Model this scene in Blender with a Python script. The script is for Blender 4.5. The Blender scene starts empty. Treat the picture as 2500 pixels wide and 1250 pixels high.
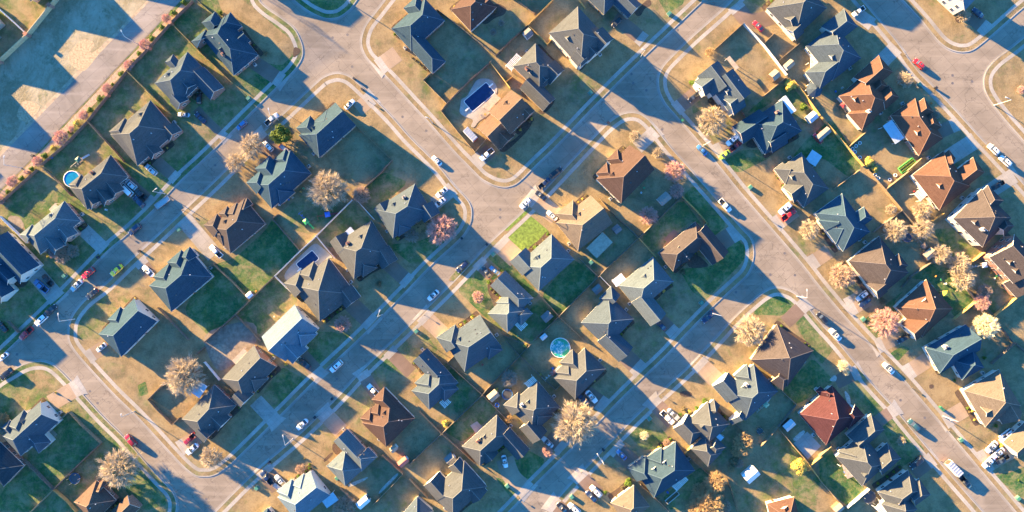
import bpy, math, random
from mathutils import Vector, Matrix
from mathutils.geometry import tessellate_polygon
R = math.radians
rnd = random.Random(7)
S = bpy.context.scene
C = S.collection
# ------------------------------------------------------------------ camera, sky, sun, exposure
CAMH = 238.0
PXM = 7.0                                   # photograph pixels per metre on the ground
cd = bpy.data.cameras.new('camera'); cam = bpy.data.objects.new('camera', cd); C.objects.link(cam)
cam.location = (0, 0, CAMH); cam.rotation_euler = (0, 0, 0)
cd.sensor_width = 36; cd.lens = 36 * CAMH / (2500 / PXM); cd.clip_end = 8000; cd.clip_start = 1
S.camera = cam
SUN_H = Vector((0.842, -0.539)).normalized()   # the way light travels over the ground
SUN_EL = R(11.7)
W = bpy.data.worlds.new('World'); S.world = W; W.use_nodes = True
nt = W.node_tree; nt.nodes.clear()
sky = nt.nodes.new('ShaderNodeTexSky'); sky.sky_type = 'NISHITA'; sky.sun_disc = False
sky.sun_elevation = SUN_EL; sky.sun_rotation = math.atan2(-SUN_H.x, -SUN_H.y)
sky.ozone_density = 5.0; sky.air_density = 1.0; sky.dust_density = 0.0
bg = nt.nodes.new('ShaderNodeBackground'); bg.inputs[1].default_value = 0.088
wo = nt.nodes.new('ShaderNodeOutputWorld')
hs = nt.nodes.new('ShaderNodeHueSaturation'); hs.inputs['Saturation'].default_value = 1.12; nt.links.new(sky.outputs[0], hs.inputs['Color']); nt.links.new(hs.outputs[0], bg.inputs[0]); nt.links.new(bg.outputs[0], wo.inputs[0])
sl = bpy.data.lights.new('sun', 'SUN'); sl.energy = 5.0; sl.angle = R(0.6); sl.color = (1.0, 0.65, 0.27)
so = bpy.data.objects.new('sun', sl); C.objects.link(so)
so.rotation_euler = Vector((SUN_H.x*math.cos(SUN_EL), SUN_H.y*math.cos(SUN_EL), -math.sin(SUN_EL))).to_track_quat('-Z', 'Y').to_euler()
S.view_settings.view_transform = 'Standard'; S.view_settings.look = 'None'
S.view_settings.exposure = 3.08; S.view_settings.gamma = 1.0

# ------------------------------------------------------------------ helpers
TX = [0, 500, 1000, 1500, 2000]; TY = [0, 415, 830]; TS = 2.976
def G(t, x, y):                               # photo position from a note taken on an enlarged part t of it
    return (TX[t % 5] + x / TS, TY[t // 5] + y / TS)
def P(px, py, z=0.0):                         # photo position -> where it stands in the world
    k = (CAMH - z) / CAMH / PXM
    return Vector(((px - 1250) * k, (625 - py) * k, z))
def PT(t, x, y, z=0.0):
    return P(*G(t, x, y), z)

MATS = {}
def nodes(m):
    m.use_nodes = True
    return m.node_tree, m.node_tree.nodes['Principled BSDF']
def mix_col(n, fac, a, b, bt='MIX'):
    x = n.nodes.new('ShaderNodeMix'); x.data_type = 'RGBA'; x.blend_type = bt
    for i, v in ((0, fac), (6, a), (7, b)):
        if hasattr(v, 'links') or hasattr(v, 'is_linked'): n.links.new(v, x.inputs[i])
        elif isinstance(v, (int, float)): x.inputs[i].default_value = v
        else: x.inputs[i].default_value = (*v, 1)
    return x.outputs[2]
def ramp(n, src, a, b):
    r = n.nodes.new('ShaderNodeMapRange'); r.inputs[1].default_value = a; r.inputs[2].default_value = b
    n.links.new(src, r.inputs[0]); return r.outputs[0]
def coords(n, kind='world', rot=0, scale=(1, 1, 1)):
    if kind == 'world': g = n.nodes.new('ShaderNodeNewGeometry'); o = g.outputs['Position']
    else: g = n.nodes.new('ShaderNodeTexCoord'); o = g.outputs['Object']
    mp = n.nodes.new('ShaderNodeMapping'); mp.inputs['Rotation'].default_value = (0, 0, rot); mp.inputs['Scale'].default_value = scale
    n.links.new(o, mp.inputs[0]); return mp.outputs[0]
def noise(n, co, scale, detail=3, rough=.55, dist=0):
    t = n.nodes.new('ShaderNodeTexNoise'); t.inputs['Scale'].default_value = scale; t.inputs['Detail'].default_value = detail
    t.inputs['Roughness'].default_value = rough; t.inputs['Distortion'].default_value = dist
    n.links.new(co, t.inputs['Vector']); return t.outputs[0]
def bump(n, p, h, dist, strength=1):
    b = n.nodes.new('ShaderNodeBump'); b.inputs['Distance'].default_value = dist; b.inputs['Strength'].default_value = strength
    n.links.new(h, b.inputs['Height']); n.links.new(b.outputs[0], p.inputs['Normal'])
def simple(name, col, rough=.7, var=.25, scale=3.0, metal=0, spec=None, kind='world'):
    if name in MATS: return MATS[name]
    m = bpy.data.materials.new(name); n, p = nodes(m)
    co = coords(n, kind)
    f = ramp(n, noise(n, co, scale, 4), .3, .7)
    c = mix_col(n, f, tuple(v*(1-var) for v in col), tuple(min(1, v*(1+var)) for v in col))
    n.links.new(c, p.inputs['Base Color']); p.inputs['Roughness'].default_value = rough; p.inputs['Metallic'].default_value = metal
    if spec is not None: p.inputs['Specular IOR Level'].default_value = spec
    MATS[name] = m; return m
def grass(level):
    if level >= 1.5: return simple('lush_lawn', (.125, .19, .032), .95, .45, 1.1)
    level = round(level, 1); name = 'grass_%02d' % int(level*10)
    if name in MATS: return MATS[name]
    m = bpy.data.materials.new(name); n, p = nodes(m); co = coords(n)
    big = noise(n, co, .055, 5, .6, .6); mid = noise(n, co, .35, 5, .65, .4); fine = noise(n, co, 2.6, 4, .75)
    a = n.nodes.new('ShaderNodeMath'); a.operation = 'MULTIPLY_ADD'; n.links.new(mid, a.inputs[0]); a.inputs[1].default_value = .9
    n.links.new(big, a.inputs[2])                              # big + .9 mid  ~ 0.95 mean
    thr = 1.22 - .46*level
    f = ramp(n, a.outputs[0], thr - .13, thr + .17)
    tan = mix_col(n, ramp(n, fine, .33, .68), (.175, .130, .074), (.31, .225, .122))
    tan = mix_col(n, ramp(n, mid, .42, .72), tan, (.25, .185, .10))
    tan = mix_col(n, ramp(n, big, .5, .72), tan, (.18, .150, .10))
    grn = mix_col(n, ramp(n, fine, .33, .68), (.012, .075, .036), (.058, .15, .040))
    grn = mix_col(n, ramp(n, mid, .5, .75), grn, (.15, .17, .045)); grn = mix_col(n, mul(n, ramp(n, noise(n, co, .9, 6, .75), .5, .65), .55), grn, (.20, .18, .09))
    c = mix_col(n, f, tan, grn)
    sp = ramp(n, noise(n, co, 1.1, 5, .7), .60, .72)
    c = mix_col(n, sp, c, (.10, .095, .06))
    mt = noise(n, co, .16, 8, .78, .3); c = mix_col(n, mul(n, ramp(n, mt, .47, .63), .5), c, (.33, .27, .15)); c = mix_col(n, mul(n, ramp(n, mt, .50, .36), .45), c, (.075, .085, .045))
    n.links.new(c, p.inputs['Base Color']); p.inputs['Roughness'].default_value = .95; p.inputs['Specular IOR Level'].default_value = 0
    bump(n, p, fine, .10)
    MATS[name] = m; return m
GRID = R(-41)
def paving(name, a, b, bw, bh, mortar, mc, cracks=0, rot=GRID, msz=.03):
    if name in MATS: return MATS[name]
    m = bpy.data.materials.new(name); n, p = nodes(m); co = coords(n, rot=rot); c2 = coords(n)
    fine = noise(n, c2, 3.0, 5, .7); big = noise(n, c2, .08, 5, .6, .5)
    c = mix_col(n, ramp(n, fine, .3, .7), a, b)
    c = mix_col(n, ramp(n, big, .35, .7), c, tuple(v*.74 for v in a))
    if bw:
        t = n.nodes.new('ShaderNodeTexBrick'); t.offset = 0 if bh < 9 else .5; t.inputs['Scale'].default_value = 1
        t.inputs['Brick Width'].default_value = bw; t.inputs['Row Height'].default_value = bh; t.inputs['Mortar Size'].default_value = msz
        t.inputs['Color1'].default_value = (.47, .47, .47, 1); t.inputs['Color2'].default_value = (.54, .54, .54, 1); t.inputs['Mortar'].default_value = (.5, .5, .5, 1)
        n.links.new(co, t.inputs['Vector'])
        c = mix_col(n, .7, c, t.outputs['Color'], 'OVERLAY')
        c = mix_col(n, mul(n, t.outputs['Fac'], mortar), c, mc)
    if cracks:
        w = noise(n, c2, .5, 4); v = n.nodes.new('ShaderNodeTexVoronoi'); v.feature = 'DISTANCE_TO_EDGE'; v.inputs['Scale'].default_value = cracks
        vm = n.nodes.new('ShaderNodeVectorMath'); vm.operation = 'ADD'
        ns = n.nodes.new('ShaderNodeTexNoise'); ns.inputs['Scale'].default_value = .35; ns.inputs['Detail'].default_value = 5; n.links.new(c2, ns.inputs['Vector'])
        sc = n.nodes.new('ShaderNodeVectorMath'); sc.operation = 'SCALE'; sc.inputs['Scale'].default_value = 7; n.links.new(ns.outputs['Color'], sc.inputs[0])
        n.links.new(c2, vm.inputs[0]); n.links.new(sc.outputs[0], vm.inputs[1]); n.links.new(vm.outputs[0], v.inputs['Vector'])
        k = n.nodes.new('ShaderNodeMapRange'); k.inputs[1].default_value = .0; k.inputs[2].default_value = .02; k.inputs[3].default_value = 1; k.inputs[4].default_value = 0
        n.links.new(v.outputs['Distance'], k.inputs[0])
        gate = ramp(n, noise(n, c2, .045, 2), .42, .5)
        mm = n.nodes.new('ShaderNodeMath'); mm.operation = 'MULTIPLY'; n.links.new(k.outputs[0], mm.inputs[0]); n.links.new(gate, mm.inputs[1])
        c = mix_col(n, mul(n, mm.outputs[0], .75), c, mc)
        st = ramp(n, noise(n, c2, .9, 3, .5), .63, .76)
        c = mix_col(n, mul(n, st, .45), c, mc)
        c = mix_col(n, mul(n, ramp(n, noise(n, coords(n, rot=rot, scale=(.04, .5, 1)), 1, 4, .6), .5, .68), .3), c, tuple(v*1.25 for v in b))
    n.links.new(c, p.inputs['Base Color']); p.inputs['Roughness'].default_value = .9; p.inputs['Specular IOR Level'].default_value = .08
    bump(n, p, fine, .012)
    MATS[name] = m; return m
def mul(n, s, k):
    x = n.nodes.new('ShaderNodeMath'); x.operation = 'MULTIPLY'; n.links.new(s, x.inputs[0]); x.inputs[1].default_value = k; return x.outputs[0]
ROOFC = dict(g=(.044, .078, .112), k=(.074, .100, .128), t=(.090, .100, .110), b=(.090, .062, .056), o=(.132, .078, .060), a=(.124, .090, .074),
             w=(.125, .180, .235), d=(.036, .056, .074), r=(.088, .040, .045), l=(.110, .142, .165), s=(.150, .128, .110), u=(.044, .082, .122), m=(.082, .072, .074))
def shingles(key):
    name = 'shingles_' + key
    if name in MATS: return MATS[name]
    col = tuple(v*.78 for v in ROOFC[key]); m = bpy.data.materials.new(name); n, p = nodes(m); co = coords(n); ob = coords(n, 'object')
    cz = coords(n, 'world', 0, (.25, .25, 5.5))
    f1 = noise(n, co, 3.0, 4, .8); f2 = noise(n, co, .3, 5, .6, .8); f3 = noise(n, cz, 1, 2, .5)
    c = mix_col(n, ramp(n, f1, .35, .65), tuple(v*.68 for v in col), tuple(v*1.3 for v in col))
    c = mix_col(n, mul(n, ramp(n, f2, .4, .75), .6), c, tuple(v*.72 for v in col))
    c = mix_col(n, mul(n, ramp(n, f3, .45, .6), .35), c, tuple(v*1.35 for v in col))
    n.links.new(c, p.inputs['Base Color']); p.inputs['Roughness'].default_value = .95; p.inputs['Specular IOR Level'].default_value = 0
    w = n.nodes.new('ShaderNodeTexWave'); w.bands_direction = 'Z'; w.inputs['Scale'].default_value = 1.2; w.inputs['Distortion'].default_value = .4
    n.links.new(co, w.inputs['Vector']); bump(n, p, w.outputs['Fac'], .03, .8)
    MATS[name] = m; return m
def brick(name, col, mor=(.45, .42, .38)):
    if name in MATS: return MATS[name]
    m = bpy.data.materials.new(name); n, p = nodes(m); co = coords(n, 'object', 0, (1, 1, 1))
    sx = n.nodes.new('ShaderNodeSeparateXYZ'); n.links.new(co, sx.inputs[0]); ad = n.nodes.new('ShaderNodeMath'); n.links.new(sx.outputs[0], ad.inputs[0]); n.links.new(sx.outputs[1], ad.inputs[1])
    cb = n.nodes.new('ShaderNodeCombineXYZ'); n.links.new(ad.outputs[0], cb.inputs[0]); n.links.new(sx.outputs[2], cb.inputs[1])
    t = n.nodes.new('ShaderNodeTexBrick'); t.inputs['Scale'].default_value = 1; t.inputs['Brick Width'].default_value = .3; t.inputs['Row Height'].default_value = .1; t.inputs['Mortar Size'].default_value = .012
    t.inputs['Color1'].default_value = (*col, 1); t.inputs['Color2'].default_value = (*[v*.65 for v in col], 1); t.inputs['Mortar'].default_value = (*mor, 1)
    n.links.new(cb.outputs[0], t.inputs['Vector'])
    c = mix_col(n, .3, t.outputs['Color'], col); n.links.new(c, p.inputs['Base Color']); p.inputs['Roughness'].default_value = .85
    MATS[name] = m; return m

def mesh(name, vs, fs, mats, parent=None, mi=None, smooth=False):
    me = bpy.data.meshes.new(name); me.from_pydata([tuple(v) for v in vs], [], fs)
    for m in (mats if isinstance(mats, (list, tuple)) else [mats]): me.materials.append(m)
    if mi: me.polygons.foreach_set('material_index', mi)
    if smooth: me.polygons.foreach_set('use_smooth', [True]*len(me.polygons))
    me.update(); return link(name, me, parent)
def link(name, me, parent=None, loc=None, rz=None, sc=None):
    o = bpy.data.objects.new(name, me); C.objects.link(o)
    if parent is not None: o.parent = parent
    if loc is not None: o.location = loc
    if rz is not None: o.rotation_euler = (0, 0, rz)
    if sc is not None: o.scale = sc
    return o
class MB:
    def __init__(s): s.v = []; s.f = []; s.m = []
    def add(s, vs, fs, m=0):
        k = len(s.v); s.v += [tuple(v) for v in vs]; s.f += [tuple(i+k for i in f) for f in fs]; s.m += [m]*len(fs)
    def box(s, c, d, rz=0, m=0, taper=1.0):
        ca, sa = math.cos(rz), math.sin(rz); vs = []
        for z in (-1, 1):
            t = taper if z > 0 else 1
            for x, y in ((-1, -1), (1, -1), (1, 1), (-1, 1)):
                a, b = x*d[0]/2*t, y*d[1]/2*t
                vs.append((c[0]+a*ca-b*sa, c[1]+a*sa+b*ca, c[2]+z*d[2]/2))
        s.add(vs, [(3, 2, 1, 0), (4, 5, 6, 7), (0, 1, 5, 4), (1, 2, 6, 5), (2, 3, 7, 6), (3, 0, 4, 7)], m)
    def tube(s, a, b, r0, r1, n=5, m=0, cap=True):
        a = Vector(a); b = Vector(b); d = b-a
        if d.length < 1e-6: return
        q = d.to_track_quat('Z', 'Y'); vs = []
        for p, r in ((a, r0), (b, r1)):
            for i in range(n):
                t = 2*math.pi*i/n; vs.append(p + q @ Vector((math.cos(t)*r, math.sin(t)*r, 0)))
        fs = [(i, (i+1) % n, n+(i+1) % n, n+i) for i in range(n)]
        if cap: fs += [tuple(range(n))[::-1], tuple(range(n, 2*n))]
        s.add(vs, fs, m)
    def lathe(s, prof, c=(0, 0, 0), n=16, m=0):
        k = len(prof); vs = [(c[0]+r*math.cos(2*math.pi*i/n), c[1]+r*math.sin(2*math.pi*i/n), c[2]+z) for r, z in prof for i in range(n)]
        s.add(vs, [(j*n+i, j*n+(i+1) % n, (j+1)*n+(i+1) % n, (j+1)*n+i) for j in range(k-1) for i in range(n)], m)
    def build(s, name, mats, parent=None, smooth=False):
        return mesh(name, s.v, s.f, mats, parent, s.m, smooth)
def tag(o, label=None, cat=None, group=None, kind=None):
    if label: o['label'] = label
    if cat: o['category'] = cat
    if group: o['group'] = group
    if kind: o['kind'] = kind
    return o
def empty(name, loc, rz=0):
    o = bpy.data.objects.new(name, None); C.objects.link(o); o.location = loc; o.rotation_euler = (0, 0, rz); o.empty_display_size = .3; return o
def copy_tree(o, parent=None):
    c = o.copy(); C.objects.link(c); c.parent = parent
    for ch in KIDS.get(o.name, [x for x in o.children]): copy_tree(ch, c)
    return c
KIDS = {}
def sheet(name, pts, z, mat, kind='structure', th=0):
    """flat polygon (world points) at height z, with a skirt th deep"""
    vs = [Vector((p[0], p[1], z)) for p in pts]
    tr = tessellate_polygon([vs]); fs = []
    for t in tr:
        a, b, c = (vs[i] for i in t)
        fs.append(tuple(t) if (b-a).cross(c-a).z > 0 else tuple(t)[::-1])
    n = len(vs); allv = list(vs)
    if th:
        allv += [Vector((p.x, p.y, z-th)) for p in vs]
        fs += [(i, n+i, n+(i+1) % n, (i+1) % n) for i in range(n)]
    o = mesh(name, allv, fs, mat); o['kind'] = kind; return o
def chaikin(pts, closed, it=2, k=.22):
    for _ in range(it):
        q = []; n = len(pts)
        if not closed: q.append(pts[0])
        for i in range(n if closed else n-1):
            a, b = Vector(pts[i]), Vector(pts[(i+1) % n])
            if closed or i > 0: q.append(a.lerp(b, k))
            if closed or i < n-2: q.append(a.lerp(b, 1-k))
        if not closed: q.append(pts[-1])
        pts = [Vector(p) for p in q]
    return pts
def offset(pts, d):
    out = []; n = len(pts)
    for i in range(n):
        a = pts[max(0, i-1)]; b = pts[min(n-1, i+1)]; t = (b-a).normalized(); nn = Vector((-t.y, t.x))
        out.append(pts[i] + nn*d)
    return out
def strip(name, pts, d0, d1, z, mat, th=0):
    a = offset(pts, d0); b = offset(pts, d1); n = len(pts); vs = []; fs = []
    for i in range(n): vs += [(a[i].x, a[i].y, z), (b[i].x, b[i].y, z)]
    for i in range(n-1): fs.append((2*i, 2*i+2, 2*i+3, 2*i+1))
    if th:
        k = len(vs); vs += [(x, y, z-th) for x, y, _ in vs]
        for i in range(n-1): fs += [(2*i, k+2*i, k+2*i+2, 2*i+2), (2*i+1, 2*i+3, k+2*i+3, k+2*i+1)]
    o = mesh(name, vs, fs, mat); o['kind'] = 'structure'; return o

M_road = paving('street_concrete', (.235, .200, .16), (.29, .248, .198), 5.5, 4.6, .6, (.11, .095, .085), .11, GRID, .055)
M_far = paving('avenue_asphalt', (.25, .225, .20), (.29, .26, .235), 9, 4.0, .6, (.11, .10, .10), .10, GRID, .055)
M_walk = paving('sidewalk_concrete', (.32, .30, .27), (.42, .395, .35), 1.5, 1.5, .6, (.20, .19, .16))
M_kerb = paving('kerb_concrete', (.31, .29, .26), (.38, .355, .32), 3.0, 3.0, .5, (.2, .19, .17))
M_gut = paving('gutter_concrete', (.27, .25, .225), (.32, .295, .265), 3.0, 3.0, .5, (.16, .15, .14))
M_drive = dict(t=paving('drive_tan', (.30, .23, .165), (.38, .29, .21), 3.2, 3.2, .5, (.2, .15, .11), 0, GRID, .04), b=paving('drive_brown', (.19, .14, .11), (.25, .18, .14), 3.2, 3.2, .5, (.13, .1, .08), 0, GRID, .04),
               g=paving('drive_grey', (.30, .28, .25), (.38, .35, .31), 3.2, 3.2, .6, (.17, .16, .15), .12, GRID, .05))
M_wood = simple('fence_wood', (.25, .185, .115), .85, .35, 2.2)
M_woodg = simple('fence_wood_weathered', (.16, .135, .11), .9, .35, 2.2)
M_woody = simple('fence_wood_new', (.50, .34, .12), .85, .25, 2.2)
M_vinyl = simple('white_vinyl', (.68, .68, .66), .5, .06, 1.0)
M_white = simple('white_paint', (.72, .71, .68), .6, .06, 1.0)
M_metal = simple('grey_metal', (.42, .43, .44), .45, .12, 2.0, .5)
M_dark = simple('dark_metal', (.05, .052, .055), .5, .2, 2.0)
M_glass = simple('window_glass', (.035, .045, .06), .12, .2, .6, 0, .8)
M_soil = simple('mulch', (.075, .05, .036), .95, .4, 2.5)
# ------------------------------------------------------------------ ground, streets, blocks
sheet('ground', [(-2500, -2500), (2500, -2500), (2500, 2500), (-2500, 2500)], -.30, grass(.3))
sheet('street', [P(-140, -90).xy, P(-140, 1340).xy, P(2640, 1340).xy, P(2640, -90).xy][::1], 0, M_road)
CURB = {
 'nw': dict(street=[(628,-60),(628,-3),(651,20),(688,44),(722,71),(740,111),(740,141),(718,175),(688,202),(624,265),(550,339),(500,388),(437,445),(380,509),(316,570),(262,613),(198,680),(130,750),(44,832),(-60,930),(-140,1000)],
            back=[(-140,600),(-60,522),(50,419),(150,312),(300,152),(440,4),(520,-90)], green=.7, rev=True),
 'mid': dict(street=[(779,196),(795,185),(823,177),(848,183),(866,195),(908,235),(964,292),(1000,335),(1050,383),(1084,420),(1107,452),(1144,489),(1153,512),(1151,543),(1134,573),(1111,596),(1050,650),(1000,704),(880,826),(782,916),(688,1011),(577,1122),(540,1153),(517,1163),(500,1164),(477,1163),(447,1139),(413,1102),(336,1018),(276,961),(200,878),(178,850),(168,830),(168,811),(170,788),(181,764),(208,731),(255,698),(302,650),(380,580),(447,516),(500,466),(547,421),(624,339),(702,269)], closed=True, green=.15),
 'isle': dict(street=[(640,-90),(690,-30),(715,0),(755,30),(786,44),(802,47),(829,44),(856,24),(870,3),(940,-90)], back=[], green=.9),
 'top': dict(street=[(1010,-90),(940,0),(917,30),(893,60),(883,87),(881,111),(893,141),(920,166),(947,191),(1000,249),(1044,296),(1111,373),(1155,417),(1175,438),(1208,455),(1235,459),(1259,452),(1279,435),(1302,411),(1363,353),(1423,289),(1500,210),(1574,138),(1634,81),(1705,13),(1815,-90)], back=[], green=.2),
 'centre': dict(street=[(440,1340),(527,1247),(621,1153),(728,1063),(775,1018),(823,971),(886,901),(964,828),(1044,750),(1101,694),(1155,637),(1198,590),(1232,559),(1282,512),(1316,478),(1373,417),(1437,349),(1480,304),(1513,279),(1540,273),(1564,277),(1584,292),(1601,312),(1634,356),(1688,416),(1752,489),(1812,559),(1836,583),(1842,617),(1836,650),(1823,674),(1789,704),(1735,754),(1675,815),(1628,867),(1564,927),(1500,990),(1467,1026),(1380,1110),(1296,1193),(1242,1250),(1155,1340)], back=[], green=.2, rev=True),
 'low': dict(street=[(1245,1340),(1333,1250),(1349,1230),(1420,1152),(1500,1069),(1550,1018),(1618,954),(1681,897),(1740,834),(1796,771),(1853,721),(1880,704),(1903,701),(1933,711),(1954,727),(2000,785),(2044,832),(2094,894),(2134,944),(2188,1001),(2215,1035),(2269,1099),(2329,1169),(2400,1250),(2480,1340)], back=[], green=.2, rev=True),
 'right': dict(street=[(1880,-90),(1800,-12),(1769,20),(1735,50),(1688,91),(1644,134),(1618,161),(1606,188),(1608,222),(1624,255),(1655,289),(1708,349),(1765,418),(1802,465),(1890,566),(1960,647),(2000,700),(2060,771),(2116,832),(2158,877),(2215,937),(2307,1045),(2386,1139),(2477,1247),(2555,1340)], back=[(2640,1340),(2640,610)], green=.1),
 'topright': dict(street=[(2120,-90),(2202,0),(2249,50),(2292,104),(2316,121),(2343,129),(2373,126),(2410,97),(2447,64),(2500,17),(2640,-90)], back=[], green=.1),
 'farright': dict(street=[(2640,-20),(2560,40),(2500,91),(2467,118),(2430,144),(2407,171),(2400,195),(2403,222),(2420,252),(2460,302),(2500,346),(2640,505)], back=[], green=.1),
 'low left': dict(street=[(-140,1040),(-60,970),(0,921),(20,911),(50,892),(77,882),(108,881),(131,890),(151,907),(195,954),(252,1018),(302,1065),(356,1129),(403,1179),(423,1200),(433,1226),(430,1260),(400,1340)], back=[(-140,1340)], green=.55, rev=True),
}
def w2(pts): return [P(*p).xy for p in pts]
def area(p): return sum(p[i-1][0]*p[i][1]-p[i][0]*p[i-1][1] for i in range(len(p)))/2
ZB = .12                                        # top of the kerb
BLOCKS = []
for name, b in CURB.items():
    st = chaikin(w2(b['street']), b.get('closed', False), 2)
    poly = [Vector(p) for p in st] + [Vector(p) for p in w2(b.get('back', []))]
    if name == 'nw': poly = [Vector(p) for p in st] + w2(b['back'])
    if name == 'right':
        h = chaikin(w2([(2640,610),(2560,520),(2500,450),(2437,383),(2386,329),(2329,265),(2282,215),(2235,168),(2192,104),(2141,44),(2104,0),(2025,-90)]), False, 1)
        poly = st + w2([(2640,1340)]) + h
    ccw = area(poly) > 0
    sheet('verge', poly if ccw else poly[::-1], ZB, grass(b['green']), th=.2)
    BLOCKS.append(poly)
    lines = [st + ([st[0]] if b.get('closed') else [])]
    if name == 'right': lines.append(h)
    for ln in lines:
        if not ccw: ln = ln[::-1]
        strip('kerb', ln, -.05, .32, ZB+.012, M_kerb, .1)
        strip('gutter', ln, -.6, -.05, .006, M_gut)
        strip('sidewalk', ln, 1.75, 3.0, ZB+.008, M_walk)
def inside(p, poly):
    c = False; n = len(poly); j = n-1
    for i in range(n):
        a, b = poly[i], poly[j]
        if (a[1] > p[1]) != (b[1] > p[1]) and p[0] < (b[0]-a[0])*(p[1]-a[1])/(b[1]-a[1])+a[0]: c = not c
        j = i
    return c
def on_block(p): return any(inside(p, b) for b in BLOCKS)
# avenue and bare field in the upper left
def frost():
    m = bpy.data.materials.new('scrubby_field'); n, p = nodes(m); co = coords(n, rot=R(-45), scale=(1, .7, 1)); c2 = coords(n)
    a = noise(n, co, .10, 10, .76, .5); f = noise(n, c2, 1.4, 5, .75); b2 = noise(n, co, .22, 8, .78, .2)
    c = mix_col(n, ramp(n, f, .3, .7), (.15, .13, .075), (.25, .21, .125))
    c = mix_col(n, ramp(n, a, .42, .66), c, (.36, .32, .23))
    c = mix_col(n, mul(n, ramp(n, b2, .55, .64), .65), c, (.08, .11, .055))
    n.links.new(c, p.inputs['Base Color']); p.inputs['Roughness'].default_value = .95; bump(n, p, f, .15); return m
M_field = frost()
sheet('field', w2([(-140,-90),(-140,530),(0,385),(150,225),(300,75),(366,-4),(450,-90)]), .016, M_field)
sheet('yard_ground', w2([(-140,-90),(-140,290),(-5,152),(66,86),(128,14),(215,-90)]), .03, grass(.6))
sheet('road_shoulder', w2([(-140,515),(-140,560),(0,395),(75,322),(150,245),(250,140),(322,66),(385,0),(460,-80),(440,-80),(366,-6),(300,62),(235,125),(140,225),(60,310),(0,370)]), .02, simple('packed_dirt', (.33, .26, .18), .95, .3, .8))
sheet('avenue', w2([(-140,545),(-140,597),(-60,519),(50,416),(150,309),(300,149),(440,1),(517,-90),(440,-90),(368,0),(322,48),(150,228),(0,383)]), .024, M_far)
sheet('planting_strip', w2([(-60,527),(50,424),(150,317),(300,157),(445,10),(455,16),(312,168),(160,330),(60,432),(-60,541)][::-1]), ZB+.006, simple('pale_mulch', (.34, .24, .17), .95, .35, 1.5))
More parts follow.
